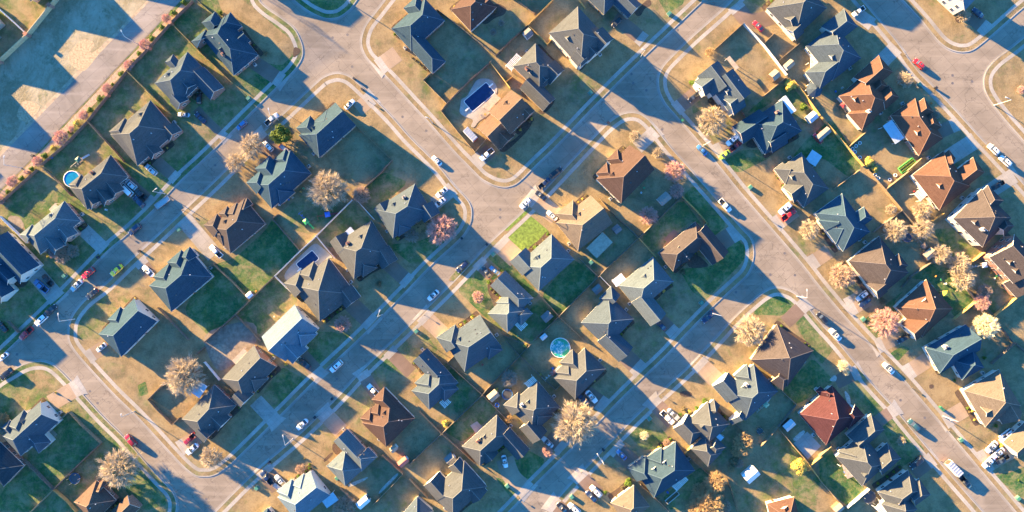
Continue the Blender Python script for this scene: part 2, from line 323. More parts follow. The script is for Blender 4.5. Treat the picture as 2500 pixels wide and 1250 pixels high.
# lawns greener or browner than their block
LAWNS = [
 (1,.1,[(80,-40),(200,-60),(400,100),(640,300),(660,380),(560,480),(330,430),(270,190),(130,90)]), (1,.9,[(480,470),(560,540),(430,620),(300,470)]),
 (6,1,[(490,360),(690,580),(510,770),(330,940),(75,685),(220,640),(440,440)]), (6,1,[(-30,745),(60,690),(320,940),(215,1045),(40,1215),(-150,1030)]),
 (6,.6,[(230,1055),(330,950),(505,780),(690,950),(480,1130),(400,1200)]), (6,.5,[(540,330),(800,80),(1060,220),(800,475),(660,440)]), (6,.8,[(1070,225),(1300,10),(1480,90),(1230,300),(1120,230)]),
 (6,.8,[(815,480),(1070,225),(1220,370),(980,560),(900,560)]),
 (7,1.6,[(870,325),(1020,450),(970,545),(880,565),(800,590),(705,495)]), (7,1.2,[(1180,640),(1365,775),(1085,1060),(955,910)]), (7,1,[(490,705),(650,770),(560,830),(600,960),(685,1190),(560,1080),(340,870)]),
 (7,1.5,[(840,285),(860,310),(720,440),(690,440),(700,425)]),
 (7,1,[(600,560),(730,680),(940,905),(900,930),(660,720),(570,640)]), (7,.8,[(690,1180),(800,1100),(950,930),(1080,1065),(900,1240),(800,1250)]), (7,.8,[(410,650),(460,690),(330,810),(280,800)]),
 (7,.7,[(-130,540),(60,520),(300,420),(390,400),(330,480),(60,720),(-120,580)]),
 (8,.9,[(500,190),(560,120),(600,130),(820,400),(700,500),(640,420),(680,390)]), (8,.8,[(185,495),(490,205),(640,400),(560,370),(400,480),(310,620)]),
 (8,1.1,[(470,720),(700,700),(800,600),(880,490),(950,560),(945,650),(660,950),(560,880)]), (8,1,[(1000,1050),(1100,930),(1200,905),(1310,970),(1220,1060)]),
 (8,.7,[(1310,1120),(1400,1030),(1600,1290),(1500,1420)]),
 (3,.9,[(960,820),(1245,575),(1490,870),(1380,900),(1290,830),(1150,740),(1030,815)]), (3,1.1,[(1290,1140),(1390,1020),(1578,860),(1800,1210),(1700,1290),(1520,1150)]), (3,.9,[(800,1160),(930,1090),(1060,1090),(1160,1130),(920,1250),(860,1250)]),
 (3,.7,[(740,1080),(700,1000),(620,900),(820,850),(880,930),(830,1000)]), (3,.9,[(570,830),(560,780),(620,730),(640,790)]),(3,.8,[(380,100),(320,0),(330,-60),(520,-60),(500,30)]),
 (3,.7,[(1080,60),(950,0),(1000,-60),(1120,-60),(1140,0)]),
 (9,1,[(660,790),(820,675),(950,720),(1130,945),(985,1075),(870,900),(800,800)]), (9,1,[(330,1080),(440,1010),(620,870),(540,960),(600,1040),(520,1200),(430,1245),(350,1200)]),
 (9,.7,[(1150,650),(1230,640),(1380,800),(1400,900),(1270,1050),(1180,950)]), (9,.6,[(830,430),(1000,420),(1170,600),(1060,690),(900,600)]),
 (12,.8,[(250,665),(528,402),(640,510),(390,745)]), (12,1,[(750,880),(860,800),(990,870),(860,1050),(780,960)]), (12,1,[(620,995),(700,1020),(790,1110),(740,1150)]),(12,.6,[(340,560),(530,390),(290,170),(260,200)]),
 (11,.7,[(410,400),(560,190),(740,290),(510,500)]), (11,.7,[(700,-60),(980,-60),(1080,-30),(830,210),(690,90)]), (11,.55,[(1240,170),(1340,60),(1600,-50),(1700,80),(1500,300)]),
 (11,.5,[(760,600),(960,700),(920,820),(700,700)]),
 (13,.9,[(350,1140),(620,920),(690,980),(560,1100),(520,1240),(400,1230)]), (13,.5,[(825,1000),(1190,655),(1415,910),(1500,1010),(1450,1290),(900,1290)]), (13,1,[(1320,250),(1440,130),(1600,300),(1330,470),(1220,365)]),
 (13,.9,[(130,660),(240,570),(340,640),(420,740),(300,790),(210,800),(100,690)]),
 (14,1.1,[(0,860),(80,775),(140,900),(340,1080),(205,1205),(110,1130),(0,1010)]), (14,.9,[(450,640),(540,560),(780,810),(570,940),(550,800)]), (14,1,[(1270,980),(1400,960),(1530,900),(1560,1150),(1450,1140)]),
 (14,1.3,[(510,100),(600,40),(660,60),(570,155)]), (14,.7,[(200,330),(280,290),(470,500),(390,560),(290,600)]),
 (10,.8,[(510,530),(735,750),(390,1080),(180,860),(420,600)]), (10,1,[(900,1080),(1000,900),(1190,1080),(1210,1200),(1050,1240)]), (10,.9,[(180,900),(380,1090),(230,1240),(-60,1240),(60,1040)]),
 (10,.9,[(1000,330),(1060,300),(1080,390),(1020,410)]), (5,.15,[(70,330),(150,340),(190,440),(110,450),(50,380)]),
 (5,.5,[(720,940),(900,800),(960,930),(860,1020),(720,1230),(570,1230),(560,1120)]),
]
for i, (t, lv, pts) in enumerate(LAWNS):
    pw = [PT(t, *p).xy for p in pts]
    if area(pw) < 0: pw = pw[::-1]
    pw = chaikin(pw, True, 2, .1)
    sheet('lawn', pw, ZB+.004 if i % 2 else ZB+.006, grass(lv))
# driveways: kerb end first
DRIVES = [
 (1,[(575,600),(340,440)],105,'b'),(1,[(160,1010),(0,860),(-60,790)],62,'b'),(5,[(1300,80),(1110,-90)],85,'b'),(5,[(1110,270),(890,70)],120,'b'),(5,[(775,590),(560,390)],100,'g'),(5,[(430,950),(250,740)],130,'g'),
 (5,[(1330,350),(1560,620)],120,'g'),(5,[(1000,640),(1095,760)],95,'b'),(1,[(1225,700),(1110,800)],105,'t'),(1,[(365,970),(520,1130)],120,'b'),(7,[(330,120),(180,250)],100,'g'),
 (7,[(630,510),(780,650)],140,'t'),(7,[(480,650),(600,770)],95,'b'),(7,[(80,1040),(240,1190)],115,'t'),(7,[(870,180),(1070,340)],130,'t'),(6,[(1500,830),(1330,680)],105,'b'),(6,[(1230,1130),(1050,960)],120,'b'),
 (11,[(850,270),(700,100)],100,'b'),(11,[(530,610),(370,440)],110,'g'),(11,[(1130,220),(1250,400)],95,'b'),(11,[(850,510),(990,660)],115,'t'),(11,[(410,920),(540,1070)],130,'b'),(11,[(1320,60),(1500,240)],95,'b'),
 (12,[(870,1110),(740,1000),(690,860)],130,'t'),(12,[(1130,810),(1000,700)],95,'b'),(12,[(1430,490),(1280,380)],115,'b'),(12,[(1210,960),(1360,1120)],120,'b'),(12,[(1010,1170),(1170,1290)],120,'b'),
 (13,[(200,230),(40,80)],120,'b'),(13,[(590,150),(760,310)],125,'t'),(13,[(260,430),(430,600)],110,'b'),(13,[(-20,760),(150,910)],125,'b'),
 (8,[(900,440),(750,540)],125,'b'),(8,[(450,1200),(320,1070)],90,'b'),(8,[(1400,960),(1240,1110)],100,'b'),(8,[(1410,690),(1560,590)],105,'t'),(8,[(1150,410),(1310,290)],110,'t'),
 (3,[(430,810),(610,660)],100,'b'),(3,[(720,1120),(910,1020)],120,'t'),(3,[(860,20),(980,170),(1190,110)],115,'b'),(3,[(230,310),(60,170),(0,130)],100,'b'),(3,[(310,940),(165,1075)],95,'g'),
 (4,[(570,330),(430,470)],110,'g'),(4,[(400,190),(260,90)],95,'g'),(4,[(1020,890),(850,970)],100,'b'),(4,[(1150,1010),(900,1170)],120,'g'),(4,[(1230,230),(1090,110)],105,'b'),
 (9,[(190,1010),(350,920)],140,'t'),(9,[(1430,30),(1180,190)],110,'g'),(9,[(400,1290),(590,1200)],110,'t'),(14,[(620,250),(810,130)],115,'t'),(14,[(890,600),(1090,480)],120,'t'),(14,[(1170,900),(1400,770)],170,'t'),
 (14,[(570,490),(380,620)],90,'b'),(14,[(840,850),(680,970)],105,'b'),(14,[(300,220),(120,310)],100,'b'),(10,[(590,330),(370,460)],120,'t'),(10,[(620,140),(770,40)],95,'t'),(10,[(1290,800),(1440,700)],110,'t'),
 (1,[(1250,500),(1400,390)],120,'t'),(2,[(470,1190),(590,1090)],105,'b'),
]
for i, (t, pts, w, c) in enumerate(DRIVES):
    pw = [PT(t, *p).xy for p in pts]; w = w / TS / PXM
    d0 = (pw[1]-pw[0]).normalized(); line = [pw[0] + d0*3.2] + pw[1:]
    if len(line) > 2: line = chaikin(line, False, 2)
    strip('driveway', line, -w/2, w/2, ZB+.016, M_drive[c])
    n = Vector((-d0.y, d0.x)); a = pw[0] - d0*.6; b = pw[0] + d0*3.4; f = .9
    vs = [a-n*(w/2+f), a+n*(w/2+f), pw[0]+d0*1.2+n*(w/2+.1), b+n*w/2, b-n*w/2, pw[0]+d0*1.2-n*(w/2+.1)]
    z = [.02, .02, ZB+.022, ZB+.022, ZB+.022, ZB+.022]
    o = mesh('driveway_apron', [(v.x, v.y, q) for v, q in zip(vs, z)], [(0, 5, 2, 1), (5, 4, 3, 2)], M_walk); o['kind'] = 'structure'
# grey slab, round patch, patios
for t, pts, mt in [(13,[(1300,750),(1400,665),(1500,770),(1405,865)],'g'),(10,[(375,640),(420,685),(300,815),(250,770)],'t'),(8,[(360,500),(430,430),(480,470),(400,550)],'b'),(12,[(440,620),(490,590),(540,640),(490,690)],'g'),
                   (2,[(530,780),(600,690),(665,710),(580,830)],'t'),(10,[(-40,560),(-10,540),(20,560),(0,590)],'g'),(13,[(1395,610),(1440,570),(1490,630),(1450,690)],'b')]:
    pw = [PT(t, *p).xy for p in pts]; sheet('patio', pw if area(pw) > 0 else pw[::-1], ZB+.02, M_drive[mt])

sheet('dirt_patch', chaikin([PT(0, *p).xy for p in [(500,380),(600,275),(700,310),(640,400),(760,330),(700,420),(600,540),(490,450)]][::-1], True, 3), .027, simple('bare_dirt', (.36, .27, .17), .95, .35, 1.6))
sheet('dirt_patch', chaikin([PT(0, *p).xy for p in [(130,800),(170,725),(250,740),(300,780),(240,850),(210,900),(120,860)]][::-1], True, 3), .027, MATS['bare_dirt'])
# ------------------------------------------------------------------ houses
WALLM = dict(r=brick('red_brick', (.30, .12, .08)), t=brick('tan_brick', (.40, .31, .23)), w=simple('pale_siding', (.55, .53, .49), .7, .06, 1.5), p=brick('pink_brick', (.42, .24, .19)))
def unit_box_mesh(name, mats, parts):
    b = MB()
    for c, d, m in parts: b.box(c, d, 0, m)
    me = bpy.data.meshes.new(name); me.from_pydata(b.v, [], b.f)
    for m in mats: me.materials.append(m)
    me.polygons.foreach_set('material_index', b.m); me.update(); return me
ME_win = unit_box_mesh('window', [M_white, M_glass], [((0, .03, 0), (1.3, .06, 1.5), 0), ((-.3, .065, 0), (.5, .03, 1.25), 1), ((.3, .065, 0), (.5, .03, 1.25), 1)])
ME_door = unit_box_mesh('door', [M_white, simple('door_paint', (.10, .05, .04), .5)], [((0, .03, 0), (1.2, .06, 2.2), 0), ((0, .07, 0), (.95, .03, 2.05), 1)])
ME_gar = unit_box_mesh('garage_door', [M_white, simple('garage_paint', (.60, .58, .54), .6)], [((0, .03, 0), (5.0, .06, 2.3), 0)] + [((0, .07, -.8+.53*k), (4.7, .03, .48), 1) for k in range(4)])
ME_vent = unit_box_mesh('roof_vent', [simple('vent_metal', (.62, .62, .62), .4, .1, 2, .3)], [((0, 0, .2), (.16, .16, .5), 0), ((0, 0, .48), (.28, .28, .08), 0)])
ME_turt = unit_box_mesh('roof_vent', [simple('vent_dark', (.09, .085, .08), .6)], [((0, 0, .08), (.5, .5, .16), 0), ((0, 0, .2), (.4, .4, .1), 0)])
PITCH = .88
class Wing:
    pass
def make_wing(a, b, w, ends, ze, ang, first=None, idx=0):
    q = Wing(); d = b-a; th = math.atan2(d.y, d.x)
    k = round((th-ang)/(math.pi/2)); th = ang + k*math.pi/2
    u = Vector((math.cos(th), math.sin(th))); L = abs(d.dot(u)); c = (a+b)/2
    a = c-u*L/2; b = c+u*L/2; ends = list(ends)
    if first and abs(first.n.dot(u)) > .5 and w < first.W*.8:                   # a cross wing: run its inner end up to where its ridge meets the big slope
        v = first.n; ca, cb = (a-first.c).dot(v), (b-first.c).dot(v)
        inner = 0 if abs(ca) < abs(cb) else 1
        out = cb if inner == 0 else ca; sgn = 1 if out > 0 else -1
        w = min(w, first.W*.62); t = sgn*max(.3, first.W/2 - w/2 - .35)
        if inner == 0: a = a + u*((t-ca)/v.dot(u)); ends[0] = 'g'
        else: b = b + u*((t-cb)/v.dot(u)); ends[1] = 'g'
        if inner == 0: b = b + u*.7
        else: a = a - u*.7
        L = (b-a).length; c = (a+b)/2
    if ends == ['h', 'h'] and L < w:
        u = Vector((-u.y, u.x)); L, w = w, L; th += math.pi/2
    q.c = c; q.u = u; q.n = Vector((-u.y, u.x)); q.L = L; q.W = w; q.ends = ends; q.ze = ze - .025*idx; q.th = th; return q
OV = .45
def roof_h(q, p):                                             # height of this wing's roof above point p, None outside
    x = (p-q.c).dot(q.u); y = (p-q.c).dot(q.n)
    if abs(x) > q.L/2 or abs(y) > q.W/2: return None
    h = q.W/2-abs(y)
    if q.ends[0] == 'h': h = min(h, q.L/2+x)
    if q.ends[1] == 'h': h = min(h, q.L/2-x)
    return q.ze + h*PITCH
HOUSES = []
def house(t, key, wall, ze, label, handle, wings, ext=''):
    ws = []; ang = None
    for i, w in enumerate(wings):
        x1, y1, x2, y2, wd, ends = w[:6]; z = w[6] if len(w) > 6 else ze
        a = PT(t, x1, y1, z).xy; b = PT(t, x2, y2, z).xy
        if ang is None: ang = math.atan2(b.y-a.y, b.x-a.x)
        ws.append(make_wing(a, b, wd*(1.4 if i and wd < 125 else 1)/TS/PXM*(CAMH-z)/CAMH, ends, z, ang, ws[0] if ws and z == ze else None, i))
    base = ws[0].c; off = Vector((base.x, base.y, ZB)); root = empty('house', off)
    tag(root, label, 'house', 'houses of the neighbourhood')
    roof = MB(); wl = MB()
    def loc(x, y, z, q): p = q.c+q.u*x+q.n*y; return (p.x-off.x, p.y-off.y, z)
    for q in ws:
        hl, hw, z0 = q.L/2, q.W/2, q.ze; rz = z0+hw*PITCH
        r0 = -hl+(hw if q.ends[0] == 'h' else 0); r1 = hl-(hw if q.ends[1] == 'h' else 0)
        if r1 < r0: r0 = r1 = (r0+r1)/2; 
        T = .20; v = [loc(-hl, -hw, z0, q), loc(hl, -hw, z0, q), loc(hl, hw, z0, q), loc(-hl, hw, z0, q), loc(r0, 0, rz, q), loc(r1, 0, rz, q)]
        vb = [(x, y, z-T) for x, y, z in v]
        fs = [(0, 1, 5, 4), (2, 3, 4, 5)]; fb = [(10, 11, 7, 6), (11, 10, 9, 8)]; ms = [0, 0, 1, 1]
        sides = [(6, 7, 1, 0), (8, 9, 3, 2)]
        if q.ends[1] == 'h': fs.append((1, 2, 5)); fb.append((11, 8, 7)); sides.append((7, 8, 2, 1))
        else: sides += [(7, 11, 5, 1), (11, 8, 2, 5)]
        if q.ends[0] == 'h': fs.append((3, 0, 4)); fb.append((10, 6, 9)); sides.append((9, 6, 0, 3))
        else: sides += [(10, 6, 0, 4), (9, 10, 4, 3)]
        allf = fs+fb+sides; roof.add(v+vb, allf, 0); k = len(allf)
        roof.m[-k:] = [0]*len(fs)+[1]*(len(fb)+len(sides))
        # ridge and hip caps
        def cap(a, b, wd=.16):
            a = Vector(a); b = Vector(b)
            if (b-a).length > .6: roof.tube(a+Vector((0, 0, -.02)), b+Vector((0, 0, -.02)), wd*.6, wd*.6, 4, 2)
        cap(v[4], v[5])
        for i, e, s in ((0, 4, 0), (3, 4, 0), (1, 5, 1), (2, 5, 1)):
            if q.ends[s] == 'h': cap(v[i], v[e])
        wx, wy = hl-OV, hw-OV; zt = z0-.12+OV*PITCH*.0
        bv = [loc(-wx, -wy, -.1, q), loc(wx, -wy, -.1, q), loc(wx, wy, -.1, q), loc(-wx, wy, -.1, q)]
        tv = [(x, y, zt) for x, y, _ in bv]
        wl.add(bv+tv, [(0, 1, 5, 4), (1, 2, 6, 5), (2, 3, 7, 6), (3, 0, 4, 7)])
        for s, e in ((-1, q.ends[0]), (1, q.ends[1])):
            if e == 'g':
                g = [loc(s*wx, -wy, zt, q), loc(s*wx, wy, zt, q), loc(s*wx, 0, zt+(wy)*PITCH, q)]
                g = [(x, y, z-.0) for x, y, z in g]; wl.add(g, [(0, 1, 2) if s > 0 else (1, 0, 2)])
    wl.build('wall', WALLM[wall], root)
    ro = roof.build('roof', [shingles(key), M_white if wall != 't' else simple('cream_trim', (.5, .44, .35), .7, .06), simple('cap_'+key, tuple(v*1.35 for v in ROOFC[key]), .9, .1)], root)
    # windows, doors
    r = random.Random(int(base.x*13+base.y*7)); garage = False; door = False
    for qi, q in enumerate(ws):
        for sx, sy, ln, dist, an in ((0, -1, q.L, q.W/2-OV, q.th+math.pi), (0, 1, q.L, q.W/2-OV, q.th), (1, 0, q.W, q.L/2-OV, q.th-math.pi/2), (-1, 0, q.W, q.L/2-OV, q.th+math.pi/2)):
            out = q.n*sy + q.u*sx; al = Vector((-out.y, out.x)); n = max(1, int((ln-1.5)//3.2))
            for k in range(n):
                s = (k+.5-n/2)*(ln-1.5)/n; p = q.c+out*dist+al*s
                if any(o is not q and roof_h(o, p) is not None for o in ws): continue
                me, nm, z = ME_win, 'window', 1.6
                if not garage and (sx, sy) == (1, 0) and q.ends[1] == 'g' and q.W > 6.4 and n % 2: me, nm, z, garage = ME_gar, 'garage_door', 1.2, True
                elif not door and qi == 0 and k == n//2 and sy: me, nm, z, door = ME_door, 'door', 1.15, True
                elif r.random() < .12: continue
                link(nm, me, root, (p.x-off.x, p.y-off.y, z), an)
                if q.ze > 5 and nm != 'garage_door': link('window', ME_win, root, (p.x-off.x, p.y-off.y, 4.4), an)
    # vents and chimney on the sun side
    q = ws[0]; sg = 1 if q.n.dot(SUN_H) < 0 else -1
    if q.W > 9 and key not in 'wu' and r.random() < .85:
        for _ in range(2 if r.random() < .25 else 1):
            x0 = r.uniform(-.22, .22)*q.L; yf = q.W/2*r.uniform(.52, .66); hw_, hh_ = 1.15, 1.15; zf = q.ze+(q.W/2-yf)*PITCH; yb = yf-hh_/PITCH
            if abs(x0)+hw_ < q.L/2-yf*.2 and all(o is q or roof_h(o, q.c+q.u*x0+q.n*sg*yf) is None or roof_h(o, q.c+q.u*x0+q.n*sg*yf) < zf for o in ws):
                P_ = [loc(x0-hw_, sg*yf, zf-.03, q), loc(x0+hw_, sg*yf, zf-.03, q), loc(x0, sg*(yf+.15), zf+hh_, q), loc(x0, sg*yb, zf+hh_+.02, q)]
                mesh('dormer', P_, [(0, 2, 3), (1, 3, 2), (0, 1, 2)], [shingles(key), M_white], ro, [0, 0, 1])
    for k in range(r.randint(3, 5)):
        p = q.c+q.u*r.uniform(-.32, .32)*q.L+q.n*r.choice((-1, 1, 1))*r.uniform(.1, .36)*q.W
        h = max([roof_h(o, p) or 0 for o in ws])
        if h: link('roof_vent', ME_vent if k < 2 else ME_turt, ro, (p.x-off.x, p.y-off.y, h-.08), q.th)
    if 'c' in ext:
        p = q.c+q.u*r.uniform(-.25, .25)*q.L+q.n*.30*q.W*(1 if q.n.dot(SUN_H) < 0 else -1); h = max([roof_h(o, p) or 0 for o in ws])
        c = MB(); c.box((p.x-off.x, p.y-off.y, h+.2), (1.1, .75, 2.2), q.th, 0); c.box((p.x-off.x, p.y-off.y, h+1.45), (1.2, .85, .14), q.th, 0); c.box((p.x-off.x, p.y-off.y, h+1.62), (.5, .5, .25), q.th, 2)
        c.build('chimney', [WALLM['w'] if wall == 'w' else WALLM[wall], M_white, M_dark], ro)
    HOUSES.append((base.copy(), handle, ws, root, wall)); return root
A_ = 'the upper left street'; 
H = house
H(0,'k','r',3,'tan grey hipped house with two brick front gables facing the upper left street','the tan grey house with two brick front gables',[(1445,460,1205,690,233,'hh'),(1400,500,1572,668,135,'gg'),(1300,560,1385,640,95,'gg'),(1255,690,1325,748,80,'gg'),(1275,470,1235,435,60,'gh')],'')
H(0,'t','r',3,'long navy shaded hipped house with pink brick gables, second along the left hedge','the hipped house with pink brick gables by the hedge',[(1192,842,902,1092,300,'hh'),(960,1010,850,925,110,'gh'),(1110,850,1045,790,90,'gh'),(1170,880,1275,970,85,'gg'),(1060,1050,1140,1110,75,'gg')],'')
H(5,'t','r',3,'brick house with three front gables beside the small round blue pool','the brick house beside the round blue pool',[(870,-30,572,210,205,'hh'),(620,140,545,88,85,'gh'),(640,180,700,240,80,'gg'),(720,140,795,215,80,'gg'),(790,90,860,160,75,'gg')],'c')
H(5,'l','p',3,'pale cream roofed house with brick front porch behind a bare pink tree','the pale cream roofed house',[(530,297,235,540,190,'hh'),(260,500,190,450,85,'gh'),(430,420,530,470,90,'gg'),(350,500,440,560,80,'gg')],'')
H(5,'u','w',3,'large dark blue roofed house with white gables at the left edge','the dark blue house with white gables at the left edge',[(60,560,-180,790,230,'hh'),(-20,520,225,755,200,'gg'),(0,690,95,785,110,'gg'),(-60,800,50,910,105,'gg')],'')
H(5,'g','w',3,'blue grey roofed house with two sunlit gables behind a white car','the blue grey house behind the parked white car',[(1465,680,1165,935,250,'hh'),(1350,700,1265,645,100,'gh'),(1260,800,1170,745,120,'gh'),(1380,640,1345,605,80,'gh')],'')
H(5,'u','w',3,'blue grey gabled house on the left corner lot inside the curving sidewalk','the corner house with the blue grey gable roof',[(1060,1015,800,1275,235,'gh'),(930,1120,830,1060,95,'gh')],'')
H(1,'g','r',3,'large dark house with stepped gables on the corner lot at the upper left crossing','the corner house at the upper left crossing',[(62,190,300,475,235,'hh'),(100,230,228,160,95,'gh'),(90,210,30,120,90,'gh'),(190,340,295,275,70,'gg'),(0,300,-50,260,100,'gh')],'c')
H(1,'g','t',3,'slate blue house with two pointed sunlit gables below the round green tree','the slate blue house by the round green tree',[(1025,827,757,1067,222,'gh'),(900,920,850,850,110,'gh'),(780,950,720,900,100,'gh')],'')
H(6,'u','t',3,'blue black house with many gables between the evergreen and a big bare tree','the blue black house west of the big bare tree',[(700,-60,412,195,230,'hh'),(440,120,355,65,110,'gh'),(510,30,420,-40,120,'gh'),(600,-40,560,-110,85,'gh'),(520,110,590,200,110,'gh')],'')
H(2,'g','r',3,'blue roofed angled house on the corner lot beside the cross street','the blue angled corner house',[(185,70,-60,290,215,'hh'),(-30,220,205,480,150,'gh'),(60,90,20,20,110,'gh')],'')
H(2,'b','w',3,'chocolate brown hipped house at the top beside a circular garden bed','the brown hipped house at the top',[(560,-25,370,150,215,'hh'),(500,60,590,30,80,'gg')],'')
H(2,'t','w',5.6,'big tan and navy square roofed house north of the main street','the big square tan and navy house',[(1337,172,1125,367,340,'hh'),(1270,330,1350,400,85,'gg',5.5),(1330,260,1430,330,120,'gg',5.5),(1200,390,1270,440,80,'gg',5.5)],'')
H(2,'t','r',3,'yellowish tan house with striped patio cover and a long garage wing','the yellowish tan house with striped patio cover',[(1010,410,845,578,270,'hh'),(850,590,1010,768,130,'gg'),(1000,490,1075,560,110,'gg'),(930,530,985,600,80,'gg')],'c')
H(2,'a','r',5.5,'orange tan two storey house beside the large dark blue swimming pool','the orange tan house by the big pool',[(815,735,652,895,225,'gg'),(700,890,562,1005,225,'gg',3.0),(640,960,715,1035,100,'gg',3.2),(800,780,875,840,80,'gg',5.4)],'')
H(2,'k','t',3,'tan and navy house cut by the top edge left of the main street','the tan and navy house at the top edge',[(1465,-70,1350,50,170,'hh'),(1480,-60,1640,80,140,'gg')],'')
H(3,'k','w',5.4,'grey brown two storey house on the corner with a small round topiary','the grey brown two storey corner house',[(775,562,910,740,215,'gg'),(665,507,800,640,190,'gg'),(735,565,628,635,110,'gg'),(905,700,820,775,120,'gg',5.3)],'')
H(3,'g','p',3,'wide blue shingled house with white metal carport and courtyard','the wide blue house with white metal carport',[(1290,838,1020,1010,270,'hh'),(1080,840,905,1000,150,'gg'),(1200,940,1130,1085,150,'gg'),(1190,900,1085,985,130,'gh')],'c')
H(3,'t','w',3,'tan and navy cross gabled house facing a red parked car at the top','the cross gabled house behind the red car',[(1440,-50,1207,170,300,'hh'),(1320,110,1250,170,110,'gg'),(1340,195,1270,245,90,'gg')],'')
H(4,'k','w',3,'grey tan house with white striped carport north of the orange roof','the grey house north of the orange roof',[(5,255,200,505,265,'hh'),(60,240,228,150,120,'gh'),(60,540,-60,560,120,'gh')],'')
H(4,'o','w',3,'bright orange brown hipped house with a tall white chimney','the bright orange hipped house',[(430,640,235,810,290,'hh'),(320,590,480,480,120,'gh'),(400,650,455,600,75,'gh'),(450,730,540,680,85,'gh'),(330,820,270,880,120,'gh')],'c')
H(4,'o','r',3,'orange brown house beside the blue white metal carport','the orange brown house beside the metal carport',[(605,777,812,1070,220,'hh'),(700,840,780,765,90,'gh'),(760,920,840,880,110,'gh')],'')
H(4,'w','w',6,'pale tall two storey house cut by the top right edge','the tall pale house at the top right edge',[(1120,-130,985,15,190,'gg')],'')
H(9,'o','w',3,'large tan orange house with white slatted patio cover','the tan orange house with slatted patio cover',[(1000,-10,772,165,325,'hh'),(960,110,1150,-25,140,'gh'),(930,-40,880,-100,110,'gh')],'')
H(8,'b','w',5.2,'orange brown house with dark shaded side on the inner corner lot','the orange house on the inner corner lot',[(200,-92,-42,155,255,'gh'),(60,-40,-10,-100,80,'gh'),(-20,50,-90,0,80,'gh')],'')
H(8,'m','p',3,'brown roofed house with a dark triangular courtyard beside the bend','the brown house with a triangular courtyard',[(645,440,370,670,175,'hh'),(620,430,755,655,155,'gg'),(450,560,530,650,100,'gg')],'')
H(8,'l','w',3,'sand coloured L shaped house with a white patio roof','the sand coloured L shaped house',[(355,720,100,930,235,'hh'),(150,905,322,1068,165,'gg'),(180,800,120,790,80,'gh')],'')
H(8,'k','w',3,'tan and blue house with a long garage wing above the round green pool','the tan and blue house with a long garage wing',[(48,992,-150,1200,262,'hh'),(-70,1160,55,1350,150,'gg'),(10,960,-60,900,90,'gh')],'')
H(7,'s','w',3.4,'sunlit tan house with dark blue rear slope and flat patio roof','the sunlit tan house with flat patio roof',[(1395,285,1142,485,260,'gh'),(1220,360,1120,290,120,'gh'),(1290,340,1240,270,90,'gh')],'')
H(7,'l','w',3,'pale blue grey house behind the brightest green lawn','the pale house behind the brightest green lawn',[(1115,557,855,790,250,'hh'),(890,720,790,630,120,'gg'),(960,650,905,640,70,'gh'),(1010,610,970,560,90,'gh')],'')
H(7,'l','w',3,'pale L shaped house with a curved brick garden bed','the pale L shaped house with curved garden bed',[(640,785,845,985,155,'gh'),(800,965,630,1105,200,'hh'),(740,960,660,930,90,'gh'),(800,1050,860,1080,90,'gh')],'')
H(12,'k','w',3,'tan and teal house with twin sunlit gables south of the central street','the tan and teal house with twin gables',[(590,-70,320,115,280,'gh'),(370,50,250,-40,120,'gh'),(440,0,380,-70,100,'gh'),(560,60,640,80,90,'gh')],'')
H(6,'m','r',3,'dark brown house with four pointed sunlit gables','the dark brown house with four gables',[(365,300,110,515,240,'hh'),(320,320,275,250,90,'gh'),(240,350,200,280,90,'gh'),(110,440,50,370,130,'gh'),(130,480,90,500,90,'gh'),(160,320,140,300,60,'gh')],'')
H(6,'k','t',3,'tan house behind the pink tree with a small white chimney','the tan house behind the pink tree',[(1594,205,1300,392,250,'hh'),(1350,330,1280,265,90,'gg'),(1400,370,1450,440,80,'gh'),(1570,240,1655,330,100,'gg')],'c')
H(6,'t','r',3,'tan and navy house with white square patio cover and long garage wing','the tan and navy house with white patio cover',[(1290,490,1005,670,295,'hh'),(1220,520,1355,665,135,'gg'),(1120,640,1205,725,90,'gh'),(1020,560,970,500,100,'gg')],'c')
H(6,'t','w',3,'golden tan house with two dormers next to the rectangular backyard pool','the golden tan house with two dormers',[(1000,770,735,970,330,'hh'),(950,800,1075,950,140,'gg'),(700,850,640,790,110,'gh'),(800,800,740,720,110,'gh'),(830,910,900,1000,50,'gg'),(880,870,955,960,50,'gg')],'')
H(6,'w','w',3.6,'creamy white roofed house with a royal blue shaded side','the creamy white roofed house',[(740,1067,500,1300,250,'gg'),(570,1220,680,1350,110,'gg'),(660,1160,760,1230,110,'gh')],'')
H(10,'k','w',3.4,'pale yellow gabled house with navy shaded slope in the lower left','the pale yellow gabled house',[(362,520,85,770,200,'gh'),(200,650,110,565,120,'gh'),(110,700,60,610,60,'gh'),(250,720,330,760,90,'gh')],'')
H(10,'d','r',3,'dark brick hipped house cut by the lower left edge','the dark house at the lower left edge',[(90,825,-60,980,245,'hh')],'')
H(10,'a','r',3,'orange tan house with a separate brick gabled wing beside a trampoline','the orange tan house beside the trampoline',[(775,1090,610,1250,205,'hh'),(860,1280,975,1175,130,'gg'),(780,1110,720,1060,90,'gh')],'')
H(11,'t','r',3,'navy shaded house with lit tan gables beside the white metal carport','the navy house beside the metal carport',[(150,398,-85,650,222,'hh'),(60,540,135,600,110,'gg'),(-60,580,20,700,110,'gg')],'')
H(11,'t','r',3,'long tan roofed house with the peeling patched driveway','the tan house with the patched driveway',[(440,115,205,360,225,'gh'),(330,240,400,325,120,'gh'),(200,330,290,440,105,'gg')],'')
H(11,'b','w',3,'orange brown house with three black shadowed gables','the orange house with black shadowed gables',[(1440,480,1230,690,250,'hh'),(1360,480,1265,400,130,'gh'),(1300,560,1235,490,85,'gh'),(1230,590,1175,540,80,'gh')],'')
H(11,'l','p',3,'teal shaded L shaped house with a curved planting bed at its door','the teal L shaped house',[(985,690,1190,910,135,'gh'),(1110,875,935,970,200,'hh'),(1130,830,1200,900,110,'gh')],'')
